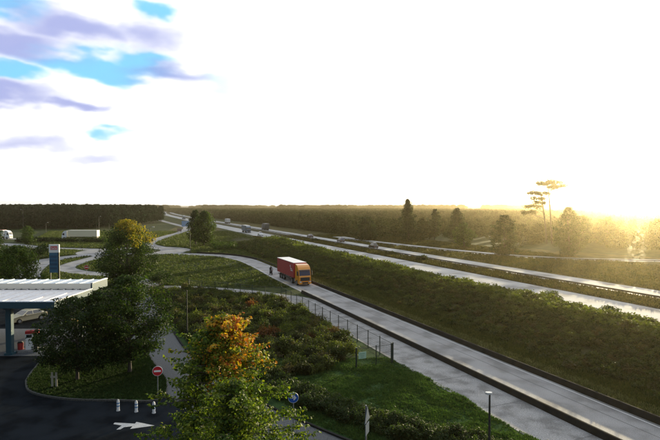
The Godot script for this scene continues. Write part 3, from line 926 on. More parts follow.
	for i in 3: bs.quad_out(T3[i], T3[(i + 1) % 3], T3[(i + 1) % 3] + Vector3(0, 0, 0.03), T3[i] + Vector3(0, 0, 0.03), T3[i] + T3[(i + 1) % 3] - 2.0 * T3[(i + 2) % 3])
	bs.box(Vector3(0, 1.7, 0.075), Vector3(0.7, 0.6, 0.03))
	obj("plate", bs.mesh(), plain(Color(0.09, 0.12, 0.16), 0.5), bk)
	var ms := thing("direction_sign", "large pale blue motorway sign beside the tree, far ahead", "sign", Vector3(-88.5, 0, -306), 0.2)
	var mp := MB.new()
	mp.box(Vector3(0, 3.6, 0), Vector3(4.4, 3.4, 0.12))
	obj("panel", mp.mesh(), plain(Color(0.2, 0.32, 0.5), 0.5), ms)
	for x in [-1.4, 1.4]:
		var q := MB.new()
		q.box(Vector3(x, 2.6, -0.16), Vector3(0.2, 5.2, 0.2))
		obj("post", q.mesh(), M.galv, ms)
	var sg := thing("direction_sign", "small brownish road sign in the meadow by the link road", "sign", Vector3(-79, 0, -262), 0.3)
	var sp := MB.new()
	sp.box(Vector3(0, 1.9, 0), Vector3(2.2, 1.5, 0.08))
	obj("panel", sp.mesh(), plain(Color(0.2, 0.14, 0.11), 0.5), sg)
	for x in [-0.7, 0.7]:
		var q := MB.new()
		q.box(Vector3(x, 1.3, -0.1), Vector3(0.1, 2.6, 0.1))
		obj("post", q.mesh(), M.galv, sg)
	var hy := thing("marker_post", "pale slatted marker post on the grass island under the trees", "marker post", Vector3(-21.7, 0.12, -39.0))
	for x in [-0.16, 0.16]:
		var q := MB.new()
		q.cbox(Vector3(x, 0.6, 0), Vector3(0.16, 1.2, 0.07), 0.02)
		obj("slat", q.mesh(), plain(Color(0.3, 0.28, 0.22), 0.7), hy)
	var q := MB.new()
	q.box(Vector3(0, 0.85, 0.05), Vector3(0.55, 0.14, 0.03))
	obj("crossbar", q.mesh(), plain(Color(0.3, 0.28, 0.22), 0.7), hy)

# ------------------------------------------------------------------ vehicles
func wheel(parent: Node3D, at: Vector3, r: float, w: float) -> void:
	var b := MB.new()
	var ax := Vector3(w * 0.5, 0, 0)
	b.tube([-ax, -ax * 0.8, ax * 0.8, ax], [r * 0.86, r, r, r * 0.86], 18)
	var o := obj("wheel", b.mesh(), M.rubber, parent)
	o.position = at
	var d := MB.new()
	d.tube([-ax * 1.04, ax * 1.04], [r * 0.55, r * 0.55], 12)
	obj("rim", d.mesh(), M.galv, o)

func lorry(called: String, label: String, at: Vector3, turn: float, cab_c: Color, box_c: Color, roof_c: Color, length: float, fine: bool, group := "") -> Node3D:
	var t := thing(called, label, "lorry", at, turn, group)
	var paint := plain(cab_c, 0.3)
	paint.clearcoat_enabled = true; paint.clearcoat = 0.5; paint.clearcoat_roughness = 0.15
	var cab := MB.new()
	var prof := PackedVector2Array([v2(-2.15, 0.55), v2(-0.1, 0.38), v2(0.0, 0.5), v2(0.03, 1.05), v2(0.02, 1.55), v2(-0.05, 1.8), v2(-0.3, 2.75), v2(-0.42, 2.95), v2(-0.72, 3.3), v2(-1.2, 3.62), v2(-2.15, 3.78)])
	cab.prism(prof, func(p): return 1.12 if p.x > -0.08 else (1.16 if p.x > -0.5 else 1.2 - 0.1 * maxf(0.0, p.y - 3.0)), Transform3D())
	obj("cab", cab.mesh(), paint, t)
	var ws := MB.new()
	ws.quad_out(Vector3(-1.05, 1.84, -0.045), Vector3(1.05, 1.84, -0.045), Vector3(1.0, 2.68, -0.265), Vector3(-1.0, 2.68, -0.265), Vector3(0, 0, 1))
	obj("windscreen", ws.mesh(), M.glass, t)
	var gl := MB.new()
	gl.box(Vector3(0, 1.22, 0.035), Vector3(1.75, 0.62, 0.05))
	for k in 4: gl.box(Vector3(0, 1.0 + k * 0.15, 0.07), Vector3(1.7, 0.05, 0.03))
	obj("grille", gl.mesh(), M.black, t)
	var bm := MB.new()
	bm.cbox(Vector3(0, 0.55, -0.05), Vector3(2.3, 0.42, 0.3), 0.08)
	obj("bumper", bm.mesh(), paint, t)
	var lo := MB.new()
	lo.box(Vector3(0, 0.55, 0.11), Vector3(1.1, 0.3, 0.04))
	obj("lower_grille", lo.mesh(), M.black, t)
	for s in [-1.0, 1.0]:
		var h := MB.new()
		h.cbox(Vector3(s * 0.88, 0.74, 0.09), Vector3(0.36, 0.2, 0.06), 0.02)
		obj("headlight", h.mesh(), plain(Color(0.55, 0.56, 0.55), 0.15), t)
		var sw := MB.new()
		sw.quad_out(Vector3(s * 1.168, 1.85, -0.3), Vector3(s * 1.168, 1.78, -1.15), Vector3(s * 1.168, 2.6, -1.15), Vector3(s * 1.168, 2.6, -0.5), Vector3(s, 0, 0))
		sw.box(Vector3(s * 1.19, 2.2, -0.8), Vector3(0.03, 0.7, 0.66))
		obj("side_window", sw.mesh(), M.glass, t)
		if fine:
			var mi := MB.new()
			mi.cbox(Vector3(s * 1.38, 2.25, -0.2), Vector3(0.2, 0.75, 0.16), 0.05)
			mi.box(Vector3(s * 1.25, 2.55, -0.25), Vector3(0.3, 0.05, 0.05))
			obj("mirror", mi.mesh(), M.black, t)
			var st := MB.new()
			st.box(Vector3(s * 1.19, 0.55, -1.75), Vector3(0.1, 0.3, 0.6))
			obj("step", st.mesh(), M.black, t)
	var vis := MB.new()
	vis.box(Vector3(0, 2.82, -0.22), Vector3(2.1, 0.05, 0.28), Basis(Vector3(1, 0, 0), 0.3))
	obj("sun_visor", vis.mesh(), M.black, t)
	# chassis and load box
	var L := -length
	var ch := MB.new()
	ch.box(Vector3(0, 0.88, (L - 1.2) * 0.5), Vector3(0.9, 0.28, -L - 1.4))
	ch.box(Vector3(0, 0.75, L + 0.1), Vector3(2.3, 0.16, 0.12))
	obj("chassis", ch.mesh(), M.black, t)
	var bx := MB.new()
	var c0 := -2.75
	bx.box(Vector3(0, 2.52, (c0 + L) * 0.5), Vector3(2.5, 2.7, c0 - L))
	var curtain := plain(box_c, 0.55)
	obj("load_box", bx.mesh(), curtain, t)
	var rf := MB.new()
	rf.box(Vector3(0, 3.905, (c0 + L) * 0.5), Vector3(2.52, 0.07, c0 - L + 0.02))
	obj("roof", rf.mesh(), plain(roof_c, 0.45), t)
	if fine:
		var n := int((c0 - L) / 0.9)
		for i in n + 1:
			for s in [-1.0, 1.0]:
				var r := MB.new()
				r.box(Vector3(s * 1.256, 2.5, c0 - (c0 - L) * i / n), Vector3(0.025, 2.6, 0.06))
				obj("strap", r.mesh(), plain(box_c * 0.8, 0.6), t)
		var fr := MB.new()
		for s in [-1.0, 1.0]:
			fr.box(Vector3(s * 1.262, 3.84, (c0 + L) * 0.5), Vector3(0.03, 0.07, c0 - L))
			fr.box(Vector3(s * 1.262, 1.2, (c0 + L) * 0.5), Vector3(0.03, 0.1, c0 - L))
		obj("curtain_rail", fr.mesh(), plain(box_c * 0.6, 0.5), t)
		# white brush-stroke mark towards the front of the curtain
		for s in [-1.0, 1.0]:
			var mk := MB.new()
			var path := [Vector3(s * 1.285, 3.0, -5.0), Vector3(s * 1.285, 3.35, -4.7), Vector3(s * 1.285, 2.8, -4.4), Vector3(s * 1.285, 2.55, -4.6), Vector3(s * 1.285, 2.75, -4.0), Vector3(s * 1.285, 2.5, -3.5)]
			mk.tube(path, [0.02, 0.05, 0.05, 0.045, 0.05, 0.02], 4)
			for k in 4: mk.box(Vector3(s * 1.28, 2.38, -3.4 - k * 0.32), Vector3(0.02, 0.16, 0.22))
			obj("logo_mark", mk.mesh(), M.white, t)
		for s in [-1.0, 1.0]:
			var sg := MB.new()
			sg.box(Vector3(s * 1.2, 0.85, -6.9), Vector3(0.04, 0.4, 2.6))
			obj("side_guard", sg.mesh(), M.dark_metal, t)
			var ft := MB.new()
			ft.cbox(Vector3(s * 0.95, 0.75, -2.5), Vector3(0.5, 0.5, 0.7), 0.1)
			obj("fuel_tank", ft.mesh(), M.galv, t)
	for s in [-1.0, 1.0]:
		wheel(t, Vector3(s * 1.05, 0.5, -1.2), 0.5, 0.3)
		wheel(t, Vector3(s * 0.98, 0.5, -3.9), 0.5, 0.5)
		for z in [L + 1.6, L + 2.9, L + 4.2]: wheel(t, Vector3(s * 1.03, 0.5, z), 0.5, 0.38)
	return t

func car(called: String, label: String, at: Vector3, turn: float, c: Color, tall := 0.0, group := "") -> Node3D:
	var t := thing(called, label, "car" if tall < 0.3 else "van", at, turn, group)
	var paint := plain(c, 0.3, 0.3)
	paint.clearcoat_enabled = true; paint.clearcoat = 0.8; paint.clearcoat_roughness = 0.08
	var hip := 0.94 + tall * 0.2
	var top := 1.45 + tall
	var half := func(p): return (0.8 if absf(p.x) > 1.95 else 0.87) - 0.42 * maxf(0.0, p.y - hip)
	var body := MB.new()
	body.prism(PackedVector2Array([v2(-2.1, 0.3), v2(2.05, 0.26), v2(2.12, 0.42), v2(2.1, 0.66), v2(1.9, 0.8), v2(1.1, hip), v2(0.85, hip + 0.03), v2(-1.75, hip + 0.06), v2(-2.08, hip - 0.02), v2(-2.14, 0.6)]), half, Transform3D())
	obj("body", body.mesh(), paint, t)
	var cabin := MB.new()
	cabin.prism(PackedVector2Array([v2(1.02, hip - 0.02), v2(0.28, top - 0.06), v2(-0.1, top), v2(-0.85, top - 0.01), v2(-1.2, top - 0.08), v2(-1.75, hip + 0.02)]), half, Transform3D())
	obj("cabin", cabin.mesh(), paint, t)
	var y0 := hip + 0.05
	var y1 := top - 0.08
	var wz0 := 0.86
	var wz1 := 0.3
	var ws := MB.new()
	var w0: float = half.call(v2(0, y0)) - 0.06
	var w1: float = half.call(v2(0, y1)) - 0.06
	ws.quad_out(Vector3(-w0, y0, wz0 + 0.06), Vector3(w0, y0, wz0 + 0.06), Vector3(w1, y1, wz1 + 0.035), Vector3(-w1, y1, wz1 + 0.035), Vector3(0, 0, 1))
	obj("windscreen", ws.mesh(), M.glass, t)
	var rw := MB.new()
	rw.quad_out(Vector3(-w0, y0 + 0.05, -1.72), Vector3(w0, y0 + 0.05, -1.72), Vector3(w1, y1, -1.27), Vector3(-w1, y1, -1.27), Vector3(0, 0, -1))
	obj("rear_window", rw.mesh(), M.glass, t)
	for s in [-1.0, 1.0]:
		for z in [[0.72, -0.28, 0.22], [-0.36, -1.45, -0.36]]:
			var sw := MB.new()
			var a: float = s * (w0 + 0.075)
			var b: float = s * (w1 + 0.075)
			sw.quad_out(Vector3(a, y0, z[0]), Vector3(a, y0, z[1]), Vector3(b, y1, z[1] + (0.3 if z[1] < -1.0 else 0.0)), Vector3(b, y1, z[2]), Vector3(s, 0, 0))
			obj("side_window", sw.mesh(), M.glass, t)
		var h := MB.new()
		h.cbox(Vector3(s * 0.62, 0.66, 2.07), Vector3(0.36, 0.16, 0.1), 0.04)
		obj("headlight", h.mesh(), plain(Color(0.6, 0.6, 0.58), 0.12), t)
		var tl := MB.new()
		tl.box(Vector3(s * 0.66, 0.78, -2.11), Vector3(0.28, 0.2, 0.06))
		obj("tail_light", tl.mesh(), plain(Color(0.3, 0.01, 0.01), 0.2), t)
		var mi := MB.new()
		mi.cbox(Vector3(s * 0.97, hip + 0.08, 0.62), Vector3(0.2, 0.12, 0.1), 0.03)
		obj("mirror", mi.mesh(), paint, t)
		for z in [1.3, -1.3]: wheel(t, Vector3(s * 0.78, 0.32, z), 0.32, 0.22)
	var gr := MB.new()
	gr.box(Vector3(0, 0.5, 2.11), Vector3(1.1, 0.2, 0.04))
	obj("grille", gr.mesh(), M.black, t)
	var np := MB.new()
	np.box(Vector3(0, 0.42, 2.14), Vector3(0.5, 0.11, 0.02))
	obj("number_plate", np.mesh(), M.white, t)
	return t

# one skin round a set of tapered bones [a, b, radius a, radius b]
func skin(bones: Array, cell: float) -> ArrayMesh:
	var lo := Vector3(1e9, 1e9, 1e9)
	var hi := -lo
	for q in bones:
		for k in 2:
			var r: float = q[2 + k] + cell * 3.0
			lo = lo.min(q[k] - Vector3.ONE * r); hi = hi.max(q[k] + Vector3.ONE * r)
	var N := Vector3i(((hi - lo) / cell).ceil())
	var val := PackedFloat32Array()
	val.resize((N.x + 1) * (N.y + 1) * (N.z + 1))
	var field := func(p: Vector3) -> float:
		var s := 0.0
		for q in bones:
			var ab: Vector3 = q[1] - q[0]
			var f := clampf((p - q[0]).dot(ab) / maxf(ab.length_squared(), 1e-6), 0.0, 1.0)
			s += exp(-(p.distance_to(q[0] + ab * f) - lerpf(q[2], q[3], f)) / 0.025)
		return -0.025 * log(maxf(s, 1e-30))
	var at := func(x, y, z): return (x * (N.y + 1) + y) * (N.z + 1) + z
	for x in N.x + 1:
		for y in N.y + 1:
			for z in N.z + 1: val[at.call(x, y, z)] = field.call(lo + Vector3(x, y, z) * cell)
	var b := MB.new()
	var which := {}
	for x in N.x:
		for y in N.y:
			for z in N.z:
				var sum := Vector3.ZERO
				var cnt := 0
				var cs := []
				for k in 8: cs.append(val[at.call(x + (k & 1), y + ((k >> 1) & 1), z + (k >> 2))])
				for e in [[0, 1], [2, 3], [4, 5], [6, 7], [0, 2], [1, 3], [4, 6], [5, 7], [0, 4], [1, 5], [2, 6], [3, 7]]:
					var va: float = cs[e[0]]
					var vb: float = cs[e[1]]
					if (va < 0.0) != (vb < 0.0):
						var f := va / (va - vb)
						var pa := Vector3(e[0] & 1, (e[0] >> 1) & 1, e[0] >> 2)
						var pb := Vector3(e[1] & 1, (e[1] >> 1) & 1, e[1] >> 2)
						sum += pa.lerp(pb, f)
						cnt += 1
				if cnt:
					var p := lo + (Vector3(x, y, z) + sum / cnt) * cell
					var h := cell * 0.5
					var g := Vector3(field.call(p + Vector3(h, 0, 0)) - field.call(p - Vector3(h, 0, 0)), field.call(p + Vector3(0, h, 0)) - field.call(p - Vector3(0, h, 0)), field.call(p + Vector3(0, 0, h)) - field.call(p - Vector3(0, 0, h)))
					which[Vector3i(x, y, z)] = b.vert(p, g.normalized())
	for x in range(1, N.x):
		for y in range(1, N.y):
			for z in range(1, N.z):
				var v0: float = val[at.call(x, y, z)]
				for ax in 3:
					var o := Vector3i.ZERO
					o[ax] = 1
					var v1: float = val[at.call(x + o.x, y + o.y, z + o.z)]
					if (v0 < 0.0) == (v1 < 0.0): continue
					var U := Vector3i.ZERO; U[(ax + 1) % 3] = 1
					var V := Vector3i.ZERO; V[(ax + 2) % 3] = 1
					var P := Vector3i(x, y, z)
					var q := [which[P - U - V], which[P - V], which[P], which[P - U]]
					if v0 < 0.0: q = [q[0], q[3], q[2], q[1]]
					for k in [0, 1, 2, 0, 2, 3]: b.idx.append(q[k])
	return b.mesh()

func motorbike(at: Vector3, turn: float) -> void:
	var t := thing("motorcycle", "dark motorcycle ridden behind the red lorry", "motorcycle", at, turn)
	for z in [0.72, -0.72]:
		var b := MB.new()
		b.tube([Vector3(-0.07, 0, 0), Vector3(-0.04, 0, 0), Vector3(0.04, 0, 0), Vector3(0.07, 0, 0)], [0.25, 0.31, 0.31, 0.25], 18)
		var o := obj("wheel", b.mesh(), M.rubber, t)
		o.position = Vector3(0, 0.31, z)
	var fr := MB.new()
	fr.tube([Vector3(0, 0.31, 0.72), Vector3(0, 0.75, 0.55), Vector3(0, 1.0, 0.42)], [0.04, 0.05, 0.04], 6)
	fr.tube([Vector3(0, 0.31, -0.72), Vector3(0, 0.42, -0.2), Vector3(0, 0.45, 0.3), Vector3(0, 0.8, 0.5)], [0.05, 0.07, 0.12, 0.06], 6)
	obj("frame", fr.mesh(), M.dark_metal, t)
	var en := MB.new()
	en.cbox(Vector3(0, 0.45, 0.05), Vector3(0.34, 0.42, 0.5), 0.08)
	obj("engine", en.mesh(), M.dark_metal, t)
	obj("tank", skin([[Vector3(0, 0.82, 0.3), Vector3(0, 0.8, 0.0), 0.15, 0.11]], 0.03), M.black, t)
	var se := MB.new()
	se.cbox(Vector3(0, 0.79, -0.4), Vector3(0.28, 0.1, 0.75), 0.06)
	obj("seat", se.mesh(), M.rubber, t)
	obj("fairing", skin([[Vector3(-0.1, 0.95, 0.62), Vector3(0.1, 0.95, 0.62), 0.14, 0.14], [Vector3(0, 0.7, 0.55), Vector3(0, 1.12, 0.52), 0.16, 0.08]], 0.03), M.black, t)
	var hb := MB.new()
	hb.tube([Vector3(-0.36, 1.02, 0.3), Vector3(-0.15, 1.06, 0.42), Vector3(0.15, 1.06, 0.42), Vector3(0.36, 1.02, 0.3)], [0.02, 0.02, 0.02, 0.02], 6)
	obj("handlebar", hb.mesh(), M.black, t)
	var hl := MB.new()
	disc(hl, Vector3(0, 0.93, 0.74), 0.08, 0.03)
	obj("headlight", hl.mesh(), plain(Color(0.6, 0.6, 0.58), 0.1), t)
	# rider
	var p := thing("person", "person in dark riding clothes and helmet sitting on the motorcycle", "person", at, turn)
	var bones := [[Vector3(0, 0.95, -0.3), Vector3(0, 1.25, -0.18), 0.16, 0.15], [Vector3(0, 1.25, -0.18), Vector3(0, 1.42, -0.06), 0.17, 0.12], [Vector3(-0.18, 1.42, -0.08), Vector3(0.18, 1.42, -0.08), 0.08, 0.08], [Vector3(0, 1.44, -0.05), Vector3(0, 1.58, 0.0), 0.07, 0.06]]
	for s in [-1.0, 1.0]:
		bones.append([Vector3(s * 0.2, 1.42, -0.08), Vector3(s * 0.34, 1.17, 0.05), 0.065, 0.05])
		bones.append([Vector3(s * 0.34, 1.17, 0.05), Vector3(s * 0.31, 1.06, 0.28), 0.05, 0.04])
		bones.append([Vector3(s * 0.31, 1.06, 0.28), Vector3(s * 0.32, 1.04, 0.35), 0.05, 0.045])
		bones.append([Vector3(s * 0.1, 0.94, -0.28), Vector3(s * 0.27, 0.8, 0.14), 0.1, 0.075])
		bones.append([Vector3(s * 0.27, 0.8, 0.14), Vector3(s * 0.25, 0.4, -0.06), 0.07, 0.05])
		bones.append([Vector3(s * 0.25, 0.38, -0.06), Vector3(s * 0.26, 0.34, 0.12), 0.05, 0.04])
	obj("body", skin(bones, 0.04), plain(Color(0.02, 0.022, 0.026), 0.7), p)
	obj("helmet", skin([[Vector3(0, 1.68, 0.0), Vector3(0, 1.66, 0.05), 0.13, 0.12]], 0.03), plain(Color(0.03, 0.03, 0.035), 0.2), p)
	var vz := MB.new()
	vz.box(Vector3(0, 1.68, 0.165), Vector3(0.17, 0.08, 0.03))
	obj("visor", vz.mesh(), M.glass, p)

func vehicles() -> void:
	var toward := atan2(-RD.x, -RD.z)
	var away := atan2(RD.x, RD.z)
	lorry("articulated_lorry", "orange lorry cab with red curtain trailer on the slip road", rd(30.25, 84.6, 0.02), toward, Color(0.72, 0.27, 0.012), Color(0.36, 0.012, 0.022), Color(0.75, 0.74, 0.72), 13.2, true)
	motorbike(rd(28.7, 101.5, 0.02), toward)
	lorry("motorway_lorry", "blue grey lorry on the near motorway carriageway", rd(62.0, 262.0, 0.03), toward, Color(0.08, 0.14, 0.2), Color(0.12, 0.16, 0.2), Color(0.4, 0.42, 0.43), 12.0, false)
	lorry("motorway_lorry", "small dark lorry on the far motorway carriageway", rd(79.0, 296.0, 0.03), away, Color(0.1, 0.1, 0.1), Color(0.04, 0.045, 0.05), Color(0.2, 0.2, 0.2), 9.0, false)
	lorry("parked_lorry", "white cab with cream trailer on the lorry road before the wood", Vector3(-116.0, 0.02, -217.2), -PI * 0.5 - 0.03, Color(0.75, 0.76, 0.78), Color(0.78, 0.72, 0.52), Color(0.75, 0.72, 0.62), 15.5, false)
	lorry("parked_lorry", "white lorry with red roof edge at the picture's left border", Vector3(-139.5, 0.02, -218.5), PI * 0.5 - 0.03, Color(0.75, 0.75, 0.76), Color(0.72, 0.72, 0.72), Color(0.4, 0.03, 0.03), 13.0, false)
	car("motorway_car", "pale van on the near carriageway behind the bank scrub", rd(61.5, 236.0, 0.03), toward, Color(0.45, 0.47, 0.48), 0.5)
	car("motorway_car", "dark car on the far carriageway before the round dark tree", rd(80.6, 183.0, 0.03), away, Color(0.02, 0.02, 0.022), 0.2)
	car("motorway_car", "dark van on the far carriageway below the round dark tree", rd(78.6, 151.0, 0.03), away, Color(0.03, 0.035, 0.035), 0.6)
	car("motorway_car", "black car on the far carriageway beside the red lorry's roof line", rd(79.0, 214.0, 0.03), away, Color(0.025, 0.025, 0.03), 0.1)
	car("motorway_car", "white van far up the near carriageway", rd(62.0, 395.0, 0.03), toward, Color(0.6, 0.6, 0.6), 0.6)
	lorry("motorway_lorry", "pale lorry far up the motorway above the roadside tree", rd(80.0, 420.0, 0.03), away, Color(0.3, 0.3, 0.32), Color(0.5, 0.5, 0.5), Color(0.6, 0.6, 0.6), 12.0, false)
	lorry("motorway_lorry", "grey lorry farthest up the motorway", rd(62.0, 560.0, 0.03), toward, Color(0.3, 0.32, 0.36), Color(0.35, 0.37, 0.4), Color(0.5, 0.5, 0.5), 12.0, false)
	car("motorway_car", "small grey car farthest up the motorway", rd(81.0, 640.0, 0.03), away, Color(0.2, 0.2, 0.2), 0.3)
	car("parked_car", "silver hatchback parked beyond the filling station canopy", Vector3(-37.9, 0.01, -62.2), -0.55, Color(0.5, 0.45, 0.3))

# ------------------------------------------------------------------ vegetation
func plants() -> void:
	for i in 4: bushes.append(bush_mesh(260, 0.27))
	for i in 4: fine_bushes.append(bush_mesh(620, 0.15))
	var green := [Color(0.04, 0.075, 0.014), Color(0.06, 0.1, 0.018), Color(0.032, 0.06, 0.014), Color(0.08, 0.115, 0.022)]
	var deep := [Color(0.022, 0.042, 0.012), Color(0.03, 0.055, 0.016), Color(0.018, 0.034, 0.011), Color(0.045, 0.066, 0.018)]
	var yel := [Color(0.42, 0.28, 0.03), Color(0.34, 0.27, 0.03), Color(0.18, 0.18, 0.025)]
	var orange := [Color(0.55, 0.2, 0.03), Color(0.6, 0.3, 0.035), Color(0.42, 0.1, 0.03), Color(0.45, 0.32, 0.04)]
	var lime := [Color(0.14, 0.19, 0.025), Color(0.19, 0.22, 0.03), Color(0.1, 0.145, 0.02), Color(0.075, 0.11, 0.02)]
	var any := func(p): return func(_f, _c): return p
	# the autumn tree and the pale tree before it
	tree("autumn_tree", "tree turning orange at the top, in the foreground", Vector3(-5.1, 0, -23.6), 9.25, 4.5, 1.0, "maple", 250, 100, 0.17, func(f, c):
		var k: float = f + 0.1 * sin(c.x * 2.3 + c.z) + rng.randf_range(-0.1, 0.1) + 0.03 * c.x
		return orange + yel if k > 0.88 else (yel + lime + orange.slice(0, 1) if k > 0.74 else lime + green.slice(0, 2)), {"cr": 0.13, "flat": 0.5, "tr": 0.14, "sprays": 110})
	tree("pale_tree", "yellow green leafy tree in front of the autumn tree", Vector3(-3.3, 0, -17.2), 8.3, 2.5, 1.2, "maple", 210, 90, 0.12, func(f, c): return lime if rng.randf() < 0.75 else green, {"cr": 0.17, "flat": 1.1, "tr": 0.1, "sprays": 90, "spray_len": 0.7})
	# trees on the island
	tree("island_tree", "dark leafy tree on the grass island nearest the canopy", Vector3(-20.7, 0.1, -40.6), 6.9, 3.3, 1.5, "round", 150, 95, 0.17, any.call(deep), {"cr": 0.22, "sprays": 60, "spray_len": 0.6})
	tree("island_tree", "taller dark tree on the grass island beside the service lane", Vector3(-17.2, 0.1, -42.6), 8.4, 3.7, 1.7, "round", 240, 95, 0.17, func(_f, _c): return (green if rng.randf() < 0.5 else deep), {"cr": 0.2, "sprays": 70, "spray_len": 0.6})
	tree("yellowing_tree", "broad tree with yellow crown top behind the canopy", Vector3(-38, 0, -93), 11.8, 6.1, 1.2, "oval", 230, 80, 0.3, func(f, c): return yel if f + 0.05 * c.x > 0.82 and rng.randf() < 0.75 else (green if rng.randf() < 0.5 else deep), {"cr": 0.22})
	tree("station_tree", "rounded green tree beside the tall price sign", Vector3(-47.5, 0, -76), 8.4, 3.7, 1.0, "round", 150, 75, 0.26, any.call(lime.slice(2) + green), {"cr": 0.26})
	tree("station_tree", "dark tree at the picture's left border behind the canopy", Vector3(-57.5, 0, -84), 11.4, 3.4, 1.5, "oval", 120, 60, 0.3, any.call(deep), {"cr": 0.28})
	tree("young_tree", "small green tree before the lorry road", Vector3(-114.5, 0, -189), 6.9, 2.9, 0.8, "oval", 60, 50, 0.36, any.call(green), {"cr": 0.32})
	tree("roadside_tree", "oval green tree between the roundabout and the motorway", Vector3(-45.4, 0, -180), 12.6, 4.6, 1.8, "oval", 130, 70, 0.42, any.call(lime.slice(2) + green + deep.slice(0, 2)), {"cr": 0.28})
	tree("roadside_tree", "darker taller tree joined to the oval roadside tree", Vector3(-49.5, 0, -184), 13.0, 3.2, 2.2, "oval", 90, 60, 0.42, any.call(deep), {"cr": 0.3})
	# beyond the motorway
	tree("verge_tree", "round dark tree on the verge beyond the motorway", Vector3(15.4, 0, -211), 9.9, 5.4, 0.6, "round", 99, 68, 0.5, any.call(deep), {"cr": 0.23})
	tree("verge_tree", "tall dark conifer standing out above the plantation", Vector3(32, 0, -203), 17.2, 5.0, 1.5, "cone", 125, 62, 0.5, any.call(deep), {"cr": 0.23})
	tree("verge_tree", "slim tree between the tall conifer and the broad tree", Vector3(44.5, 0, -213), 13.2, 3.4, 1.5, "oval", 66, 62, 0.5, any.call(deep), {"cr": 0.23})
	tree("verge_tree", "broad pointed tree behind the small round tree", Vector3(53, 0, -208), 13.6, 6.4, 1.0, "cone", 116, 62, 0.5, any.call(deep), {"cr": 0.23})
	tree("verge_tree", "small ball shaped tree beyond the side road", Vector3(46.6, 0, -174), 8.2, 3.8, 1.0, "round", 74, 68, 0.4, any.call(green), {"cr": 0.23})
	tree("verge_tree", "ragged tree in the haze just beyond the side road", Vector3(50.5, 0, -145), 11.9, 4.4, 0.4, "oval", 91, 68, 0.4, any.call(deep), {"cr": 0.23, "flat": 0.5})
	tree("verge_tree", "tall tree dissolving in the golden haze", Vector3(67.5, 0, -141), 14.2, 4.2, 0.8, "oval", 91, 62, 0.4, any.call(deep), {"cr": 0.23})
	tree("hazy_tree", "hazy tree next to the tall one in golden light", Vector3(84, 0, -168), 11.5, 4.8, 1.0, "round", 72, 54, 0.45, any.call(deep), {"cr": 0.23})
	tree("hazy_tree", "hazy tree low in front of the sun", Vector3(101, 0, -182), 10.5, 4.6, 1.2, "oval", 64, 54, 0.45, any.call(deep), {"cr": 0.23})
	tree("hazy_tree", "hazy tree at the picture's right border under the sun", Vector3(111, 0, -170), 10.0, 4.4, 1.2, "oval", 64, 54, 0.45, any.call(deep), {"cr": 0.23})
	umbrella_pine("umbrella pine with the lower crown, leaning", Vector3(81.5, 0, -190), 20.5, -1.6, [[-4.5, 14.4, 3.4], [-3.0, 17.4, 3.0], [-1.2, 19.2, 3.0], [-5.6, 12.0, 2.8], [-2.2, 15.6, 2.6], [-4.6, 19.4, 2.4]])
	umbrella_pine("taller umbrella pine with a flat crown", Vector3(84.6, 0, -192), 24.0, -1.2, [[-1.5, 23.4, 3.3], [1.4, 23.8, 3.2], [3.2, 22.2, 3.0], [-3.6, 22.6, 2.4], [0.8, 21.4, 2.4]])
	# shrubs one can count
	shrub("lone_shrub", "round shrub beside the roadside tree", Vector3(-35.5, 0, -166), 4.6, 3.4, green, 9)
	shrub("lone_shrub", "dark shrub at the foot of the yellowing tree", Vector3(-30.5, 0, -89.5), 2.6, 3.2, deep, 8)
	shrub("lone_shrub", "small round bush on the motorway edge above the scrub bank", rd(57.0, 54.2), 1.5, 2.5, green, 7)
	shrub("lone_shrub", "bush on the bank crest near the right border", rd(53.5, 42.5, 0.8), 1.5, 1.9, green, 6)
	shrub("median_shrub", "rounded bush in the motorway median", rd(72.4, 111.5), 1.7, 1.7, deep, 6)
	shrub("median_shrub", "low bush in the median farther up the motorway", rd(73.0, 129.0), 1.6, 1.1, deep, 6)
	shrub("median_shrub", "farthest of the low median bushes", rd(72.6, 190.0), 1.7, 1.3, deep, 6)
	shrub("lone_shrub", "dark bushes behind the tall price sign", Vector3(-81, 0, -138), 4.5, 4.6, deep, 10)
	shrub("lone_shrub", "dark bush left of the young tree", Vector3(-122, 0, -180), 4.0, 3.4, deep, 9)

	# scrub on the bank
	var xs := [[], [], [], []]
	var cs := [[], [], [], []]
	for i in 9500:
		var t := pow(rng.randf(), 1.35) * 190.0 - 6.0
		var s := rng.randf_range(35.6, 55.5)
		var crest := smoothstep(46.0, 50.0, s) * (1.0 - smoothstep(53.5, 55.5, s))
		var k := 0.5 + 0.5 * bank_noise.get_noise_2d(s * 3.0 + 50.0, t * 2.0)
		if s < 38.5 and rng.randf() > 0.35 * (s - 35.6): continue
		if bank_noise.get_noise_2d(t * 2.2 + 300.0, s) > 0.34 and crest > 0.3: continue
		var sc := lerpf(rng.randf_range(0.4, 0.72), rng.randf_range(0.7, 1.25), crest) * (0.7 + 0.6 * k) * (1.0 + maxf(0.0, t - 90.0) / 120.0)
		var w := i % 4
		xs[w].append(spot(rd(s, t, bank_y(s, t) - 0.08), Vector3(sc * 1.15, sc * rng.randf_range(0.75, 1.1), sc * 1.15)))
		cs[w].append(shade_of(Color(0.09, 0.115, 0.026), Color(0.16, 0.185, 0.045)) if crest > 0.4 and rng.randf() < 0.85 else shade_of(Color(0.03, 0.045, 0.013), Color(0.08, 0.096, 0.026) if rng.randf() < 0.75 else Color(0.085, 0.068, 0.03)))   # taller crest bushes, sunlight put into their lighter colour, low scrub on the slope
	scatter("bank_undergrowth", "dense green scrub covering the bank between slip road and motorway", bushes, M.scrub, xs, cs)
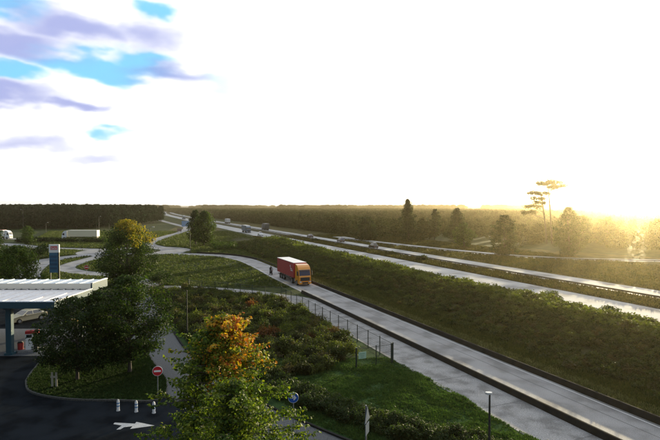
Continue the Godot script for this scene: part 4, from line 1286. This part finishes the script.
	# thicket inside the fence
	var poly := PackedVector2Array([v2(-30, -83), v2(-23, -83.6), v2(-14, -79.3), v2(-8, -75.2), v2(-2.4, -63), v2(1.4, -54), v2(2.2, -48), v2(-0.5, -43), v2(-4.5, -41), v2(-7.5, -42), v2(-13.2, -49.4), v2(-18.3, -59.5), v2(-24, -72)])
	xs = [[], [], [], []]; cs = [[], [], [], []]
	while xs[0].size() < 330:
		var p := v2(rng.randf_range(-30, 3), rng.randf_range(-84, -40))
		if not inside(p, poly): continue
		var sc := rng.randf_range(0.75, 1.35) * (0.8 + 0.5 * absf(bank_noise.get_noise_2d(p.x * 4.0, p.y * 4.0)))
		for w in 1:
			var ww := rng.randi() % 4
			if xs[ww].size() > 330: ww = 0
			xs[ww].append(spot(Vector3(p.x, -0.05, p.y), Vector3(sc, sc * rng.randf_range(0.85, 1.3), sc)))
			var red := bank_noise.get_noise_2d(p.x * 2.5 + 99.0, p.y * 2.5) > 0.5
			cs[ww].append(shade_of(Color(0.035, 0.05, 0.018), Color(0.2, 0.07, 0.03) if red else (Color(0.13, 0.15, 0.035) if rng.randf() < 0.7 else Color(0.1, 0.08, 0.04))))
	scatter("thicket_undergrowth", "tangled shrubs between the service lane and the mesh fence", fine_bushes, M.scrub, xs, cs)
	# clipped hedge beside the lane
	var hl := smooth_line([Vector3(-6.4, 0, -42.3), Vector3(-3.4, 0, -38.4), Vector3(1.2, 0, -34.3), Vector3(4.6, 0, -31.6), Vector3(8.8, 0, -29.2), Vector3(14, 0, -26)], 0.28)
	xs = [[], [], [], []]; cs = [[], [], [], []]
	for i in hl.size():
		for j in 2:
			var p: Vector3 = hl[i] + across(hl, i) * rng.randf_range(-1.15, 1.15)
			var sc := rng.randf_range(0.55, 0.95)
			xs[(i + j) % 4].append(spot(p + Vector3(0, -0.05, 0), Vector3(sc, sc * rng.randf_range(0.85, 1.15), sc)))
			cs[(i + j) % 4].append(shade_of(Color(0.03, 0.055, 0.018), Color(0.06, 0.085, 0.028)))
	var hd := thing("hedge", "dark green hedge along the kerb of the service lane", "hedge", Vector3.ZERO)
	for w in 4: copies("foliage", fine_bushes[w], M.scrub, xs[w], cs[w], hd)
	# hedge before the lorry road
	xs = [[], [], [], []]; cs = [[], [], [], []]
	for i in 130:
		var p := Vector3(lerpf(-124, -72, rng.randf()), -0.1, rng.randf_range(-203, -197))
		var sc := rng.randf_range(1.0, 1.9)
		xs[i % 4].append(spot(p, Vector3(sc, sc, sc)))
		cs[i % 4].append(shade_of(Color(0.02, 0.035, 0.012), Color(0.04, 0.055, 0.02)))
	var h2 := thing("hedge", "dark hedge in front of the cream trailer", "hedge", Vector3.ZERO)
	for w in 4: copies("foliage", bushes[w], M.scrub, xs[w], cs[w], h2)

	# woods
	var dark := [Color(0.01, 0.022, 0.011), Color(0.015, 0.031, 0.014), Color(0.022, 0.04, 0.017)]
	var tone := [Color(0.04, 0.055, 0.018), Color(0.06, 0.075, 0.024), Color(0.08, 0.085, 0.03)]
	for i in 4: pines.append(pine_mesh(14.0, 3.1, 2.6, 60, 1.15, dark))
	for i in 3: young_pines.append(pine_mesh(8.0, 2.4, 0.4, 30, 0.8, tone))
	var trunk := pine_trunk(14.0)
	var front := [Vector3(-260, 0, -312), Vector3(-206, 0, -313), Vector3(-150, 0, -318), Vector3(-143, 0, -335), Vector3(-144, 0, -365), Vector3(-148, 0, -410), Vector3(-153, 0, -452)]
	var fl := smooth_line(front, 4.6)
	for i in fl.size():
		var o := thing("pine_tree", "dark pine in the front row of the wood behind the lorry road", "tree", fl[i] + Vector3(rng.randf_range(-1.5, 1.5), 0, rng.randf_range(-2, 2)), rng.randf() * TAU, "front row pines of the wood")
		obj("trunk", trunk, M.bark, o)
		obj("crown", pines[i % 4], M.needle, o)
		o.scale = Vector3.ONE * rng.randf_range(0.8, 1.08)
	xs = [[], [], [], []]; cs = [[], [], [], []]
	var wood := PackedVector2Array([v2(-420, -316), v2(-206, -319), v2(-156, -324), v2(-150, -338), v2(-151, -366), v2(-156, -455), v2(-330, -900), v2(-900, -900), v2(-900, -316)])
	for i in 9000:
		var f := pow(rng.randf(), 1.6)
		var p := v2(rng.randf_range(-620, -140), -317.0 - 560.0 * f)
		if not inside(p, wood): continue
		var sc := rng.randf_range(0.85, 1.1)
		xs[i % 4].append(spot(Vector3(p.x, 0, p.y), Vector3(sc, sc, sc), 0.02))
		cs[i % 4].append(Color(1, 1, 1) * rng.randf_range(0.75, 1.2))
	scatter("pine_forest", "dark pine wood behind the lorry road", pines, M.needle, xs, cs)
	# young plantation beyond the motorway
	xs = [[], [], []]; cs = [[], [], []]
	for i in 30000:
		var t := 60.0 + 1500.0 * pow(rng.randf(), 1.5)
		var s := 101.0 + 620.0 * pow(rng.randf(), 1.5)
		if s < 101.0 + maxf(0.0, 200.0 - t) * 0.62: continue
		var sc := rng.randf_range(0.75, 1.15) * (0.85 if bank_noise.get_noise_2d(s * 0.5, t * 0.5) > 0.1 else 1.05)
		if t < 230.0 and s < 330.0 and rng.randf() < 0.82: continue
		if t < 330.0 and s > 120.0: sc *= 0.8
		xs[i % 3].append(spot(rd(s, t), Vector3(sc, sc, sc), 0.03))
		cs[i % 3].append(Color(1, 1, 1) * rng.randf_range(0.7, 1.25))
	scatter("plantation_forest", "young pine plantation beyond the motorway", young_pines, M.needle, xs, cs)
	# woods on the horizon
	xs = [[], [], [], []]; cs = [[], [], [], []]
	for i in 5200:
		var a := deg_to_rad(rng.randf_range(-48.0, 46.0))
		var r := rng.randf_range(1500.0, 2900.0)
		var sc := rng.randf_range(0.95, 1.35)
		if bank_noise.get_noise_2d(rad_to_deg(a) * 6.0, r * 0.02) < -0.15: continue
		xs[i % 4].append(spot(Vector3(sin(a) * r, 0, -cos(a) * r), Vector3(sc * 2.2, sc, sc * 2.2), 0.02))
		cs[i % 4].append(Color(1, 1, 1) * rng.randf_range(0.8, 1.3))
	scatter("distant_forest", "far woods along the horizon", pines, M.needle, xs, cs)

	# grass
	var tufts := []
	for k in 3:
		var b := MB.new()
		for i in 9:
			var a := rng.randf() * TAU
			var p := Vector3(cos(a), 0, sin(a)) * rng.randf() * 0.12
			var lean := Vector3(rng.randf_range(-0.5, 0.5), 1.0, rng.randf_range(-0.5, 0.5)).normalized()
			var nn := lean.cross(rdir()).normalized()
			b.col = Color(1, 1, 1) * rng.randf_range(0.7, 1.3)
			b.leaf(p, lean, nn, rng.randf_range(0.12, 0.26), 0.03, 0.1)
		tufts.append(b.mesh())
	var lawn := PackedVector2Array([g2(rd(23.35, 8)), g2(rd(23.25, 16)), g2(rd(23.5, 22)), g2(rd(23.2, 27)), g2(rd(23.6, 32)), g2(rd(23.3, 39)), g2(rd(22.4, 46)), g2(rd(21.5, 50)), v2(1.0, -47), v2(-1, -42), v2(-4, -40.5), v2(-6.5, -41), v2(-1.4, -33), v2(5.2, -27.2), v2(12, -22.8)])
	xs = [[], [], []]; cs = [[], [], []]
	for i in 90000:
		var p := v2(rng.randf_range(-7, 19), rng.randf_range(-47, -17))
		if not inside(p, lawn): continue
		var k := bank_noise.get_noise_2d(p.x * 9.0, p.y * 9.0)
		if rng.randf() > 0.95 + k: continue
		var sc := rng.randf_range(0.55, 1.0) * (0.85 + 0.8 * k)
		xs[i % 3].append(spot(Vector3(p.x, 0.0, p.y), Vector3(sc * 1.3, sc, sc * 1.3), 0.2))
		cs[i % 3].append(shade_of(Color(0.04, 0.09, 0.03), Color(0.1, 0.165, 0.05)))
	for i in 26000:
		var p := v2(rng.randf_range(-26.5, -12.5), rng.randf_range(-53, -36.5))
		if not inside(p, PackedVector2Array(isle)): continue
		var sc := rng.randf_range(0.4, 0.7)
		xs[i % 3].append(spot(Vector3(p.x, 0.12, p.y), Vector3(sc * 1.3, sc, sc * 1.3), 0.2))
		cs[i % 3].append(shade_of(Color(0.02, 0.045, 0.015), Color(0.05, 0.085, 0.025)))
	scatter("lawn_grass", "short grass on the lawn beside the concrete lane", tufts, M.blade, xs, cs)
	xs = [[], [], []]; cs = [[], [], []]
	for i in 60000:
		var t := pow(rng.randf(), 1.2) * 130.0
		var s := rng.randf_range(33.0, 39.0)
		if t > 100.0 and s < 33.0: continue
		var sc := rng.randf_range(0.8, 2.0)
		xs[i % 3].append(spot(rd(s, t, bank_y(s, t)), Vector3(sc * 1.2, sc, sc * 1.2), 0.25))
		cs[i % 3].append(shade_of(Color(0.05, 0.065, 0.022), Color(0.26, 0.24, 0.14) if s < 34.6 else Color(0.13, 0.13, 0.05)))
	for i in 26000:   # verges beside the motorway and the field beyond
		var t := pow(rng.randf(), 1.2) * 230.0
		var far := rng.randf() < 0.6
		var s := rng.randf_range(84.6, 118.0) if far else (rng.randf_range(69.3, 75.8) if rng.randf() < 0.6 else rng.randf_range(56.0, 58.8))
		if far and on_road(g2(rd(s, t))): continue
		var sc := rng.randf_range(1.4, 3.0)
		xs[i % 3].append(spot(rd(s, t, 0.0), Vector3(sc * 1.6, sc, sc * 1.6), 0.25))
		cs[i % 3].append(shade_of(Color(0.05, 0.06, 0.02), Color(0.15, 0.12, 0.045)))
	scatter("verge_grass", "rough grass on the verges of slip road and motorway", tufts, M.blade, xs, cs)
	xs = [[], [], []]; cs = [[], [], []]
	for i in 60000:   # the meadows between the fence, the roundabout and the wood
		var far := 190.0 * pow(rng.randf(), 1.5)
		var z := -88.0 - far
		var left := -70.0 - far * 0.45
		var p := v2(rng.randf_range(left, 54.0 / 0.9236 + z * 0.415), z)
		if rng.randf() < 0.2 + 0.9 * bank_noise.get_noise_2d(p.x * 2.0, p.y * 2.0): continue
		if on_road(p) or (p - v2(-62, -159)).length() < 17.6: continue
		var sc := rng.randf_range(0.8, 1.7) * (1.0 + far / 120.0)
		xs[i % 3].append(spot(Vector3(p.x, 0.0, p.y), Vector3(sc * 1.6, sc, sc * 1.6), 0.25))
		cs[i % 3].append(shade_of(Color(0.05, 0.085, 0.026), Color(0.13, 0.145, 0.05)))
	scatter("meadow_grass", "grass of the meadow between mesh fence and roundabout", tufts, M.blade, xs, cs)

func on_road(p: Vector2) -> bool:
	for r in road_lines:
		var pts: Array = r[0]
		for k in pts.size() - 1:
			var a: Vector3 = pts[k]
			if absf(a.z - p.y) > 14.0 or absf(a.x - p.x) > 14.0: continue
			var d: Vector3 = pts[k + 1] - a
			var u := d.normalized()
			var w := Vector3(p.x - a.x, 0, p.y - a.z)
			var f := w.dot(u)
			var o := w.dot(u.cross(Vector3.UP))
			if f > -0.6 and f < d.length() + 0.6 and o > r[1] and o < r[2]: return true
	return false

func scatter(called: String, label: String, meshes: Array, m: Material, xs: Array, cs: Array) -> void:
	var o := Node3D.new()
	o.name = numbered(called)
	add_child(o)
	o.set_meta("kind", "stuff")
	tag(o, label, "grass" if called.contains("grass") else ("forest" if called.contains("forest") else "scrub"))
	for w in meshes.size():
		if xs[w].size(): copies(["clumps", "sprays", "leaves", "foliage"][w], meshes[w], m, xs[w], cs[w], o)

func shrub(called: String, label: String, at: Vector3, r: float, h: float, cols: Array, puffs: int) -> void:
	var t := thing(called, label, "shrub", at)
	var b := MB.new()
	var w := MB.new()
	var far := at.length() > 110.0
	for i in puffs * 4:
		var a := i * 2.4 + rng.randf()
		var q := r * sqrt(rng.randf_range(0.0, 0.8))
		var c := Vector3(cos(a) * q, h * (0.25 + 0.6 * rng.randf() * (1.0 - 0.6 * pow(q / r, 2.0))), sin(a) * q)
		puff(b, c, minf(r, h) * 0.32, 45 if far else 70, 0.4 if far else 0.2, 0.8, cols)
		if i % 4 == 0: w.tube([Vector3(c.x * 0.15, 0, c.z * 0.15), c * 0.6, c], [0.05, 0.035, 0.012], 5, false)
	obj("stems", w.mesh(), M.bark, t)
	obj("foliage", b.mesh(), M.leaf, t)

func umbrella_pine(label: String, at: Vector3, h: float, lean: float, pads: Array) -> void:
	var t := thing("umbrella_pine", label, "tree", at)
	var w := MB.new()
	var b := MB.new()
	var top := Vector3(lean, h * 0.96, 0)
	w.tube([Vector3(-lean * 0.6, 0, 0), Vector3(-lean * 0.2, h * 0.35, 0), Vector3(lean * 0.4, h * 0.7, 0), top], [0.36, 0.29, 0.22, 0.1], 8)
	var cols := [Color(0.03, 0.04, 0.014), Color(0.045, 0.055, 0.018), Color(0.06, 0.06, 0.02)]
	for p in pads:
		var c := Vector3(p[0], p[1], rng.randf_range(-1.4, 1.4))
		for k in 9:
			var a := k * 0.7
			puff(b, c + Vector3(cos(a) * p[2] * 0.66, rng.randf_range(-0.45, 0.5), sin(a) * p[2] * 0.66), p[2] * 0.46, 60, 0.5, 0.5, cols, 0.9)
		var f: float = clampf((p[1] - 2.2) / h, 0.1, 0.93)
		var s := Vector3(lerpf(-lean * 0.4, lean, f), h * f, 0)
		w.tube([s, s.lerp(c, 0.55) + Vector3(0, -0.3, 0), c], [0.13, 0.09, 0.04], 5, false)
	obj("trunk", w.mesh(), M.bark, t)
	obj("crown", b.mesh(), M.needle, t)
